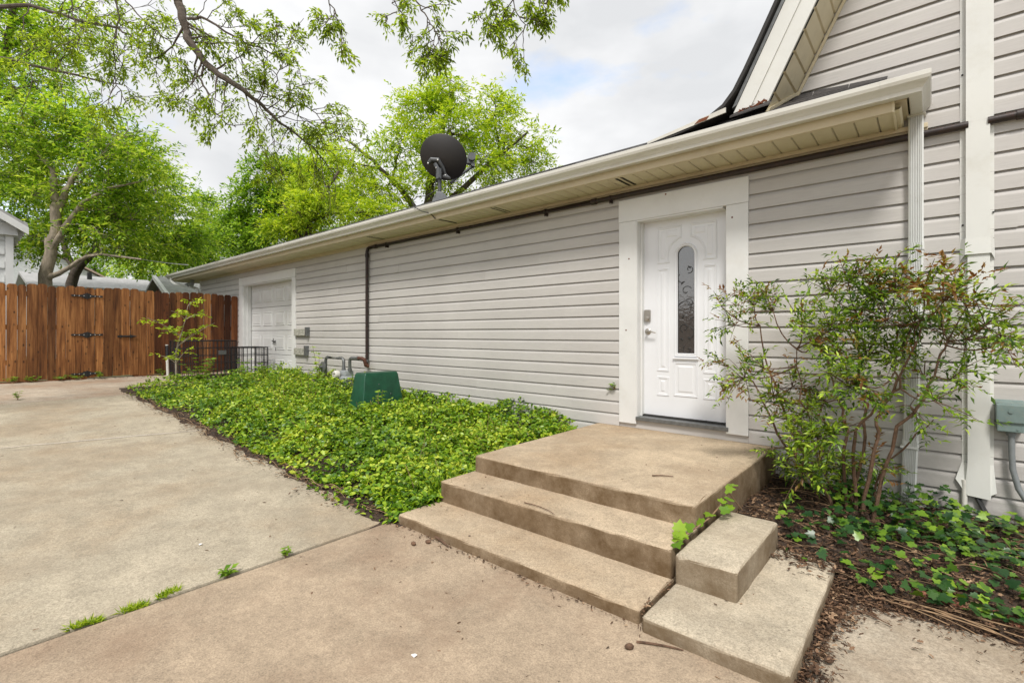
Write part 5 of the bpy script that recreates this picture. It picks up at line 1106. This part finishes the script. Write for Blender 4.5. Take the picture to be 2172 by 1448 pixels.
# ------------------------------------------------------------------ groundcover in the left bed
def bedh(x, y):     # foliage height
    e = min(1, max(0, (y + 2.66) / .5)); e2 = min(1, max(0, (x + 11.0) / .7)); e3 = .5 + .5 * min(1, max(0, (-2.70 - x) / .6))
    return max(.03, .13 + .10 * hn(x * .8, y * .9) + .12 * hn(x * 1.9 + 4, y * 2.2) + .18 * max(0, y + 1.0)) * e * e2 * e3
n_l = 0; pts = []
rr = random.Random(4); gapc = [(rr.uniform(-9, -3.5), rr.uniform(-2.45, -2.15), rr.uniform(.12, .3)) for _ in range(16)]
while len(pts) < 66000:
    # denser towards the camera, where each leaf shows
    x = -2.74 - abs(rr.betavariate(1.0, 1.75)) * 8.3; y = rr.uniform(-2.74, -.01)
    if not inside(x, y, BED_L): continue
    if -6.0 < x < -5.6 and -1.1 < y < -.38: continue
    if x < -10.95 and y > -.6: continue
    edge = y + 2.66 + .10 * hn(x * 2.2, y, 1.0)
    if edge < .10 and rr.random() > .12: continue
    if hn(x * 3.1 + 2, y * 3.3) < -.40 and rr.random() < .8: continue
    if any((x - a) ** 2 + (y - b) ** 2 < c_ * c_ * rr.uniform(.2, 1) for a, b, c_ in gapc) and rr.random() < .75: continue
    h = bedh(x, y); pts.append((x, y, zl(x, y) + .015 + h * (1 - rr.random() ** 2.2 * .85)))
for _ in range(700):          # shoots standing up out of the carpet
    x = -2.78 - rr.betavariate(1.0, 1.5) * 8.0; y = rr.uniform(-2.45, -.03)
    if -6.1 < x < -5.5 and -1.2 < y < -.3: continue
    z0_ = zl(x, y) + bedh(x, y) * .7; hh = rr.uniform(.06, .20); lx_, ly_ = rr.uniform(-.05, .05), rr.uniform(-.05, .05)
    for k in range(rr.randrange(7, 14)):
        t = rr.random(); pts.append((x + lx_ * t + rr.gauss(0, .012), y + ly_ * t + rr.gauss(0, .012), z0_ + hh * t))
P = np.array(pts); N = len(P)
up = np.tile(np.array([.05, -.25, 1.0]), (N, 1)) + RNG.normal(0, .58, (N, 3)); d = RNG.normal(0, 1, (N, 3)); d[:, 2] *= .45; d[:, 2] -= .1
sz = .022 + .045 * RNG.beta(2, 2.2, N)
v1 = leaves(P, d, up, sz, sz * .62, T_OVAL)
WP = []; WD = []; wst = MB()
for _ in range(230):          # taller weeds of another kind among it, most of them near the wall
    x = -2.9 - rr.betavariate(1.0, 1.3) * 7.8; y = -rr.betavariate(1.0, 1.6) * 2.4 - .04
    if -6.1 < x < -5.45 and -1.25 < y < -.3: continue
    b_ = Vector((x, y, zl(x, y) + bedh(x, y) * .5)); hh = rr.uniform(.10, .26); e_ = b_ + Vector((rr.gauss(0, .06), rr.gauss(-.02, .06), hh)); wst.tube([b_, b_.lerp(e_, .5) + Vector((0, 0, .01)), e_], .0025, 4, cap=False)
    for k in range(rr.randrange(6, 12)):
        a_ = rr.uniform(0, 6.28); WP.append(tuple(b_.lerp(e_, .35 + .65 * rr.random()))); WD.append((math.cos(a_), math.sin(a_), rr.uniform(-.2, .5)))
wst.build('weed_stems', M['vine_stem'])['kind'] = 'stuff'
WP = np.array(WP); n_ = len(WP); zs_ = RNG.uniform(.055, .10, n_); v, f = leaves(WP, np.array(WD), np.tile(np.array([0, -.1, 1.0]), (n_, 1)) + RNG.normal(0, .3, (n_, 3)), zs_, zs_ * .45, T_FOLD); tag(np_mesh('taller_weeds', v, f, M['lf_weed']), 'taller pale leaved weeds scattered through the groundcover', 'weeds', kind='stuff')
v, f = v1; tag(np_mesh('groundcover', v, f, M['lf_ivy']), 'bright green leafy groundcover spreading between driveway and wall', 'groundcover', kind='stuff')
# a few sprigs that stand above the carpet
def plant(name, lab, base, stems, leafm, ll, lw, tpl=T_OVAL, cat='weed', group=None, stemr=.004, seed=1, per=5, up_bias=.7, stem_mat=None, nl=None):
    r = random.Random(seed); root = empty(name, base, lab, cat, group); s = MB(); P = []; D = []
    for (dx, dy, h) in stems:
        b = Vector(base); e = b + Vector((dx, dy, h)); pth = curve(b, e, Vector((-dx * .2, -dy * .2, h * .12)), 6); s.tube(pth, [stemr * (1 - .6 * i / 5) for i in range(6)], 5)
        for i in range(per):
            t = .25 + .75 * (i + .5) / per; k = min(4, int(t * 5)); c = pth[k].lerp(pth[k + 1], t * 5 - k)
            for sgn in (0, 1, 2):
                a = r.uniform(0, 6.28); dd_ = Vector((math.cos(a), math.sin(a), r.uniform(-.1, .6) * up_bias)); P.append(tuple(c)); D.append(tuple(dd_))
    s.build('stem', stem_mat or M['vine_stem'], root); P = np.array(P); N = len(P); u = np.tile(np.array([0, 0, 1.0]), (N, 1)) + RNG.normal(0, .3, (N, 3)); z = RNG.uniform(.7, 1.15, N)
    v, f = leaves(P, np.array(D), u, ll * z, lw * z, tpl); tag(np_mesh('leaf', v, f, leafm, root), kind='stuff'); return root
def rs(r, n, sp, h0, h1): return [(r.uniform(-sp, sp), r.uniform(-sp, sp), r.uniform(h0, h1)) for _ in range(n)]
r = random.Random(12)
plant('sprig', 'leafy sprig climbing in front of the green utility box', (-5.42, -.98, .15), [(.02, .0, .42), (.10, .12, .30), (-.05, -.10, .26), (.12, .0, .44)], M['lf_weed'], .085, .042, T_FOLD, seed=2, per=5)
plant('sprig', 'leafy sapling sprouting beside the gas meter pipes', (-8.28, -.28, .25), [(.0, 0, .72), (.12, -.05, .5), (-.12, .0, .52), (.25, .0, .36), (-.05, -.1, .85)], M['lf_mid'], .11, .06, T_FOLD, seed=3, per=6, stemr=.006)
plant('sprig', 'tall leafy sprig in the groundcover near wall centre', (-4.15, -1.05, .12), [(.0, 0, .22), (.10, .05, .19), (-.12, 0, .20), (.05, -.1, .2)], M['lf_weed'], .085, .05, T_OVAL, seed=5, per=4)
plant('sprig', 'small sprig growing from siding left of white door casing', (-2.52, -.02, .72), [(-.03, -.06, .05), (.01, -.05, .08), (-.08, -.03, -.01)], M['lf_weed'], .045, .03, T_OVAL, seed=6, per=2)
for i, (x, y, h, lab) in enumerate(((-10.3, -1.5, .62, 'leafy sprouts around foot of the sapling'), (-10.2, -.9, .5, 'leafy sprouts in front of larger dog crate'), (-9.9, -.45, .5, 'leafy sprouts in front of smaller dog crate'), (-8.8, -.35, .3, 'leafy sprouts at foot of the wall right of garage'))):
    plant('sprig', lab, (x, y, gz(x) + .02), rs(r, 9, .30, h * .5, h), M['lf_weed'], .095, .05, T_FOLD, seed=20 + i, per=5)
# dense taller fringe against the wall
# sapling
sb = (-10.5, -1.86, gz(-10.5)); sap = empty('sapling', sb, 'young sapling with thin pale trunk in front of fence', 'sapling'); s = MB(); S = Vector(sb); r = random.Random(8)
tr = [S, S + Vector((.01, -.02, .45)), S + Vector((0, .0, .75)), S + Vector((.03, .05, .95)), S + Vector((.05, .12, 1.25)), S + Vector((.04, .16, 1.5))]; s.tube(rough_path(tr, r, .008), [.018 - .0009 * i for i in range(16)], 7)
P = []; A = []
for (i, dx, dy, dz, n) in ((2, 0, .36, .30, 7), (2, 0, .62, .45, 9), (3, 0, -.30, .10, 6), (3, .05, -.52, .32, 8), (4, 0, .30, .12, 6), (4, .1, -.25, .15, 6), (5, 0, .12, .10, 5), (1, 0, -.25, .15, 4), (1, 0, .2, .25, 5)):
    a = tr[i]; e = a + Vector((dx, dy, dz)); br = curve(a, e, Vector((0, 0, .06)), 5); s.tube(br, [.008, .007, .006, .005, .003], 5)
    for k in range(n):
        t = .25 + .75 * k / n; j = min(3, int(t * 4)); P.append(tuple(br[j].lerp(br[j + 1], t * 4 - j))); A.append((r.uniform(-.8, .8), r.uniform(-.8, .8), r.uniform(-.1, .4)))
s.build('trunk', M['bark'], sap); v, f = sprays(np.array(P), np.array(A), .16, 6, .085, .042, .3, T_FOLD); tag(np_mesh('crown', v, f, M['lf_yellow'], sap), kind='stuff')

# weeds in the joints and along the fence
def wat(px, py): p = at_g(px, py); return (p.x, p.y, gz(p.x) - .01)
for i, (px, py, h, n, lab) in enumerate(((482, 1222, .055, 4, 'broad leaved weed growing in the driveway joint'), (606, 1180, .075, 4, 'thin weed in the joint nearest the steps'), (38, 848, .17, 4, 'upright weed in the far driveway joint at left'),
        (25, 806, .12, 7, 'leftmost weed at the foot of fence'), (68, 803, .12, 8, 'second weed from left at foot of fence'), (130, 799, .11, 7, 'weed at fence foot left of lowest hinge'), (160, 797, .10, 6, 'weed beside the lowest gate hinge'), (210, 795, .15, 8, 'weed at fence foot right of lowest hinge'), (340, 800, .15, 6, 'weed at fence foot by the broom stick'))):
    p = wat(px, py); k = 1 if i < 2 else 1.6; rq = random.Random(40 + i)
    if px < 400 and i > 2: p = (FX + .10, at_x(px, 797, FX).y, gz(FX))
    plant('weed', lab, p, rs(rq, n, .03 * k if i < 3 else .12, h * .5, h), M['lf_weed'], .035 * k * (1.2 if i == 0 else 1), .016 * k * (1.4 if i == 0 else 1), T_FOLD, seed=60 + i, per=3, stemr=.002 * k)
for i, (pa, pb_, lab) in enumerate((((145, 1332), (215, 1312), 'left clump of grass in the driveway joint'), ((258, 1296), (310, 1280), 'middle clump of grass in the driveway joint'), ((335, 1268), (380, 1248), 'right clump of grass in the driveway joint'))):
    A_, B_ = Vector(wat(*pa)), Vector(wat(*pb_)); P = []; D = []; rq = random.Random(90 + i)
    for k in range(170):
        t = rq.random(); c = A_.lerp(B_, t) + Vector((rq.gauss(0, .007) , 0, .002)); P.append(tuple(c)); D.append((rq.gauss(-.1, .6), rq.gauss(0, .6), rq.uniform(.15, .9)))
    u = RNG.normal(0, 1, (len(P), 3)); v, f = leaves(np.array(P), np.array(D), u, RNG.uniform(.018, .05, len(P)), .005, T_FOLD); o = np_mesh('grass_tuft', v, f, M['lf_yellow']); tag(o, lab, 'grass tuft', 'grass tufts in the joint')
rq = random.Random(3); P = []; D = []; c0 = Vector((-2.85, -2.12, .02))
for k in range(160): P.append((c0.x + rq.gauss(0, .05), c0.y + rq.gauss(0, .07), c0.z)); D.append((rq.gauss(0, .45), rq.gauss(-.15, .45), rq.uniform(.5, 1)))
v, f = leaves(np.array(P), np.array(D), RNG.normal(0, 1, (len(P), 3)), RNG.uniform(.12, .26, len(P)), .008, T_FOLD); tag(np_mesh('grass_clump', v, f, M['lf_mid']), 'tuft of long grass at left end of middle step', 'grass tuft')

# ------------------------------------------------------------------ nandina by the steps
nb = Vector((-.40, -.56, .03)); nan = empty('nandina_bush', nb, 'nandina bush with bare brown stems and reddish leaf tips beside steps', 'bush'); s = MB(); r = random.Random(15)
TN = 3.32
stems_px = [[(1770, 1080), (1735, 1010), (1676, 960), (1640, 900), (1617, 846), (1597, 808)], [(1850, 1060), (1880, 975), (1907, 905), (1952, 860), (1970, 818), (1994, 750), (2010, 722)], [(1830, 1060), (1848, 977), (1860, 930), (1860, 887), (1887, 843), (1914, 790), (1942, 729), (1952, 680)],
            [(1815, 1070), (1812, 970), (1818, 912), (1859, 863), (1907, 822), (1900, 770)], [(1795, 1075), (1787, 977), (1797, 912), (1780, 846), (1762, 790), (1752, 750)], [(1740, 1080), (1707, 970), (1666, 877), (1631, 784), (1612, 690)], [(1800, 1075), (1830, 960), (1835, 860), (1820, 760), (1815, 660)],
            [(1785, 1080), (1745, 990), (1730, 920), (1700, 850), (1690, 740)], [(1840, 1075), (1870, 1000), (1930, 930), (1980, 890)], [(1760, 1080), (1720, 1030), (1690, 1000)]]
tips = []
for i, sp_ in enumerate(stems_px):
    dt = r.uniform(-.22, .28); n = len(sp_); pts_ = [at_y(px, py, min(-.16, -.56 + dt * (k / (n - 1)) + (0.025 * (i - 4) * (1 - k / (n - 1))))) for k, (px, py) in enumerate(sp_)]
    pts_[0] = Vector((pts_[0].x, pts_[0].y, zr(pts_[0].x, pts_[0].y) - .02)); p = rough_path(pts_, r, .012, 3); m_ = len(p); r0 = .0125 if i < 7 else .008
    s.tube(p, [(r0 * (1 - .6 * k / (m_ - 1))) * r.uniform(.9, 1.12) for k in range(m_)], 7); tips.append((p[-1], (p[-1] - p[-4]).normalized(), p))
P = []; A = []; PR = []; AR = []
def spray_at(c, d, n, red=.2, spread=1.0):
    for i in range(n):
        a = (d * .5 + rdir(r) * .95 * spread + Vector((0, 0, .22))).normalized(); a.y = a.y * .75 - .05; ln = r.uniform(.10, .25); e = c + a * ln
        tw = curve(c, e, Vector((0, 0, .02)), 4); s.tube(tw, [.0032, .0026, .002, .0015], 4, cap=False)
        for k in range(4):
            b = tw[min(3, k + 0)].lerp(e, .3 * r.random()); (PR if r.random() < red * .65 else P).append(tuple(b)); (AR if len(PR) > len(AR) else A).append(tuple((a * .7 + rdir(r) * .7)))
canopy = [(1600, 650, 12, .25), (1560, 690, 8, .3), (1640, 660, 10, .2), (1700, 690, 10, .15), (1760, 620, 14, .25), (1800, 600, 14, .3), (1850, 620, 16, .15), (1900, 620, 16, .25), (1960, 610, 12, .7), (2000, 640, 14, .55), (2050, 650, 12, .65), (2090, 690, 10, .2), (2120, 710, 8, .15), (1820, 670, 18, .1), (1880, 680, 18, .1), (1940, 690, 16, .1), (2000, 700, 16, .15), (2050, 720, 12, .1),
          (1760, 700, 14, .15), (1720, 730, 12, .3), (1780, 750, 14, .15), (1840, 760, 16, .1), (1900, 760, 14, .1), (1580, 800, 12, .4), (1620, 780, 8, .35), (1640, 840, 12, .35), (1680, 820, 10, .6), (1700, 880, 14, .2), (1750, 850, 14, .15), (1800, 820, 16, .1), (1840, 820, 12, .15), (1720, 930, 14, .1), (1770, 920, 14, .1), (1680, 950, 12, .1), (1740, 980, 16, .05), (1700, 1000, 14, .1), (1790, 990, 10, .1), (1660, 980, 8, .1), (1960, 800, 8, .1), (2020, 800, 7, .1), (1980, 850, 7, .05), (1930, 860, 6, .1), (1850, 980, 8, .4), (2140, 720, 5, .3), (1530, 650, 4, .4), (1550, 780, 5, .5)]
for (px, py, n, red) in canopy:
    c = at_y(px, py, r.uniform(-.92, -.26)); near = min((q_ for t_ in tips for q_ in t_[2]), key=lambda q_: (q_ - c).length); br = curve(near, c, Vector((0, 0, -.05)) + rdir(r) * .04, 5); s.tube(br, [.006, .005, .0045, .004, .003], 5)
    spray_at(c, (c - near).normalized() if (c - near).length > .01 else Vector((0, 0, 1)), max(4, int(n * .95)), red)
s.build('stem', M['twig'], nan, smooth=True)
for nm, PP_, AA_, mt in (('foliage', P, A, M['lf_nandina']), ('red_foliage', PR, AR, M['lf_red'])):
    v, f = sprays(np.array(PP_), np.array(AA_), .085 * RNG.uniform(.6, 1.3, len(PP_)), 6, .049, .0165, .10, T_FOLD); tag(np_mesh(nm, v, f, mt, nan), kind='stuff')

# ------------------------------------------------------------------ English ivy and litter in the mulch bed
r = random.Random(33); P = []
while len(P) < 1900:
    x = r.uniform(-.75, 1.6); y = r.uniform(-1.62, -.06)
    if not inside(x, y, BED_R): continue
    dn = 1.0 if (x < .25 and x > -.55 and y > -1.05) else (.55 if x > .0 else .25)
    if hn(x * 1.7, y * 2.1, 1.4) < -.1: dn *= .25
    if r.random() > dn: continue
    P.append((x, y, zr(x, y) + r.uniform(.02, .09 if not (x < .1 and y > -.8) else .18)))
P = np.array(P); N = len(P); up = np.tile(np.array([.0, -.35, 1.0]), (N, 1)) + RNG.normal(0, .35, (N, 3)); d = RNG.normal(0, 1, (N, 3)); d[:, 2] *= .25; sz = RNG.uniform(.028, .062, N)
v, f = leaves(P, d, up, sz, sz * .95, T_IVY); tag(np_mesh('ivy_groundcover', v, f, M['lf_englishivy']), 'scattered dark English ivy over brown mulch at right of steps', 'ivy', kind='stuff')
v_ = empty('ivy_vine', (-.97, -1.65, .215), 'pale green ivy vine creeping over crack between the two steps', 'ivy'); s = MB(); s.tube([(-1.0, -2.12, .225), (-.985, -2.02, .235), (-.975, -1.92, .24), (-.965, -1.75, .245), (-.95, -1.62, .28), (-.94, -1.48, .33), (-.9, -1.35, .2)], .004, 5); s.build('stem', M['vine_stem'], v_)
P = np.array([(-1.0, -2.12, .235), (-.98, -2.06, .24), (-1.02, -2.05, .25), (-.975, -1.98, .25), (-.99, -2.16, .23), (-1.03, -2.10, .23), (-.96, -1.86, .25), (-.95, -1.60, .30), (-.92, -1.56, .31), (-.95, -1.50, .35), (-.91, -1.46, .37), (-.93, -1.66, .27), (-.965, -1.72, .26), (-.90, -1.60, .27)]); N = len(P)
v, f = leaves(P, RNG.normal(0, 1, (N, 3)) * np.array([1, 1, .3]), np.tile(np.array([.1, -.5, .9]), (N, 1)) + RNG.normal(0, .25, (N, 3)), RNG.uniform(.05, .085, N), RNG.uniform(.05, .08, N), T_IVY); tag(np_mesh('leaf', v, f, M['lf_weed'], v_), kind='stuff')
# dead leaves, twigs, dry vines: uncountable litter
P = []; S_ = []
def lit(n, fx, sz0, sz1):
    for _ in range(n): p = fx(); P.append(p); S_.append(r.uniform(sz0, sz1))
def right_bed():
    while True:
        x, y = r.uniform(-1.0, 1.8), r.uniform(-2.0, -.05)
        if inside(x, y, BED_R): return (x, y, zr(x, y) + r.uniform(.004, .028))
lit(8000, right_bed, .012, .05)
def right_edge():
    while True:
        x, y = r.uniform(-.5, .9), r.uniform(-2.75, -1.4)
        s_ = sdist(x, y, BED_RX)
        if s_ > -.10 and r.random() < 1 + s_ * 11 and x > -.385: return (x, y, max(-.008, zr(x, y)) + r.uniform(.003, .014))
lit(5000, right_edge, .007, .026)
lit(7000, right_bed, .006, .018)
lit(900, lambda: (lambda x, y: (x, y, zl(x, y) + bedh(x, y) * r.uniform(.3, 1.0)))(r.uniform(-9.5, -2.9), r.uniform(-2.5, -.1)), .012, .04)
lit(260, lambda: (r.gauss(-.52, .10), r.gauss(-1.56, .07), .075 + r.random() * .015), .015, .045)
lit(420, lambda: (r.uniform(-.35, 1.2), -1.58 - abs(r.gauss(0, .16)), -.006 + .006 * r.random()), .008, .03)
lit(420, lambda: (-.38 + abs(r.gauss(0, .05)), r.uniform(-2.72, -1.6), .012 + .012 * r.random()), .01, .04)
lit(1500, lambda: (lambda x: (x, -2.62 + .06 * hn(x * 2, 0) + r.gauss(0, .075), gz(x) + .016 + .02 * r.random()))(r.uniform(-10.3, -2.85)), .012, .045)
lit(160, lambda: (r.uniform(-2.9, -.95), -2.595 - abs(r.gauss(0, .022)), .006 + .006 * r.random()), .008, .03)
lit(90, lambda: (-.978 + r.gauss(0, .008), r.uniform(-2.62, -1.9), .07 if r.random() < .5 else .02), .01, .03)
lit(26, lambda: (r.uniform(-2.7, -1.05), r.uniform(-1.85, -.05), .346), .006, .024)
lit(14, lambda: (r.uniform(-2.7, -1.05), r.uniform(-2.2, -1.9), .219), .006, .022)
lit(14, lambda: (r.uniform(-2.7, -1.05), r.uniform(-2.55, -2.25), .07), .006, .022)
lit(16, lambda: (r.uniform(-.94, -.4), r.uniform(-2.6, -1.7), .073), .006, .02)
def gp_(): x = r.uniform(-9.8, -2.9); return (x, -2.7 - abs(r.gauss(0, 1.3)), gz(x) + .003)
lit(90, gp_, .008, .03)
lit(50, lambda: (r.uniform(-2.8, -.5), -2.65 - abs(r.gauss(0, .5)), .003), .006, .022)
lit(160, lambda: (FX + .06 + abs(r.gauss(0, .15)), r.uniform(-6, -.6), gz(FX) + .004), .02, .06)
P = np.array(P); S_ = np.array(S_); N = len(P); d = RNG.normal(0, 1, (N, 3)); d[:, 2] *= .12; up = np.tile(np.array([0, 0, 1.0]), (N, 1)) + RNG.normal(0, .25, (N, 3))
v, f = leaves(P, d, up, S_, S_ * RNG.uniform(.4, .95, N), T_DEAD); tag(np_mesh('leaf_litter', v, f, M['lf_dead']), 'brown dead leaf litter strewn over bed edges and paving', 'leaf litter', kind='stuff')
s = MB()
for i in range(90):
    a = Vector(right_bed()); a.z += .02; L_ = r.uniform(.10, .34); an = r.uniform(-.5, .5) + (PI if r.random() < .5 else 0) - .3; e = a + Vector((math.cos(an) * L_, math.sin(an) * L_, 0))
    if not inside(e.x, e.y, BED_R): continue
    e.z = zr(e.x, e.y) + .02; s.tube(curve(a, e, Vector((r.gauss(0, .06), r.gauss(0, .06), r.uniform(.02, .07))), 6), r.uniform(.0012, .0028), 4, cap=False)
for i in range(16):      # vines trailing along the border to the slab
    x = r.uniform(-.33, .7); y = -1.60 + r.gauss(0, .05); L_ = r.uniform(.15, .45); s.tube(curve((x, y, .015), (x + L_, y + r.gauss(0, .05) - .02, .01), Vector((0, r.gauss(0, .06), .02)), 6), r.uniform(.0018, .004), 4, cap=False)
for i in range(110):
    x = r.uniform(-9.5, -2.95); y = -2.60 + r.gauss(0, .07); an = r.uniform(-.6, .6); L_ = r.uniform(.08, .35); s.tube(curve((x, y, gz(x) + .02), (x + math.cos(an) * L_, y + math.sin(an) * L_ * .5, gz(x + L_) + .02), Vector((0, 0, .03)) + rdir(r) * .03, 5), r.uniform(.0015, .0035), 4, cap=False)
tag(s.build('dry_vines', M['vine_stem']), 'tangle of dry brown vine stems lying over mulch and bed edges', 'vines', kind='stuff')
for i, (px, py, lab) in enumerate(((878, 1391, 'white paper scrap on the front paving'), (425, 1155, 'white paper scrap on the middle slab'))):
    p = at_g(px, py); m = MB(); m.rings([[(p.x - .012, p.y - .006, .004 + gz(p.x)), (p.x + .010, p.y - .008, .003 + gz(p.x)), (p.x + .013, p.y + .007, .008 + gz(p.x)), (p.x - .004, p.y + .010, .004 + gz(p.x))], [(p.x - .011, p.y - .005, .006 + gz(p.x)), (p.x + .009, p.y - .007, .005 + gz(p.x)), (p.x + .012, p.y + .006, .010 + gz(p.x)), (p.x - .004, p.y + .009, .006 + gz(p.x))]]); tag(m.build('paper_scrap', M['flat_white']), lab, 'scrap')
# single twigs, nuts
def twig(pa, pb, z, rad, lab, bend=.02):
    def pz(px, py):
        q_ = ray(px, py); t = (z - CAM.z) / q_.z; return CAM + q_ * t
    a, b = pz(*pa), pz(*pb); m = MB(); m.tube(curve(a, b, Vector((bend, bend, .006)), 6), [rad, rad, rad * .9, rad * .8, rad * .7, rad * .5], 6); tag(m.build('twig', M['twig']), lab, 'twig', 'twigs on the paving')
twig((1383, 1008), (1428, 1010), .349, .0045, 'dark straight twig lying on the landing', .0)
twig((1112, 1065), (1176, 1090), .222, .003, 'thin curved twig on the middle step', .03)
twig((338, 1068), (390, 1069), .03, .004, 'thin straight twig on the bare driveway slab', .0)
twig((890, 1120), (950, 1158), .012, .010, 'thick crooked twig along foot of bottom step', .02)
twig((1350, 1360), (1450, 1378), .006, .005, 'long twig on paving below corner steps', .01)
twig((1805, 1290), (1880, 1320), .0, .004, 'twig on the pale slab below mulch bed', .01)
for i, (px, py, lab) in enumerate(((877, 1156, 'left pecan nut near bottom step'), (908, 1152, 'right pecan nut near bottom step'), (1335, 1376, 'round brown nut on the front paving'), (1760, 1404, 'dark seed pod on pale slab at bottom right'))):
    p = at_g(px, py); m = MB(); m.lathe([(.002, -.020), (.009, -.014), (.0135, 0), (.010, .012), (.002, .019)], (p.x, p.y, .012), (1, .4 * i, .1), 10); tag(m.build('nut', M['twig'], smooth=True), lab, 'nut', 'fallen nuts')
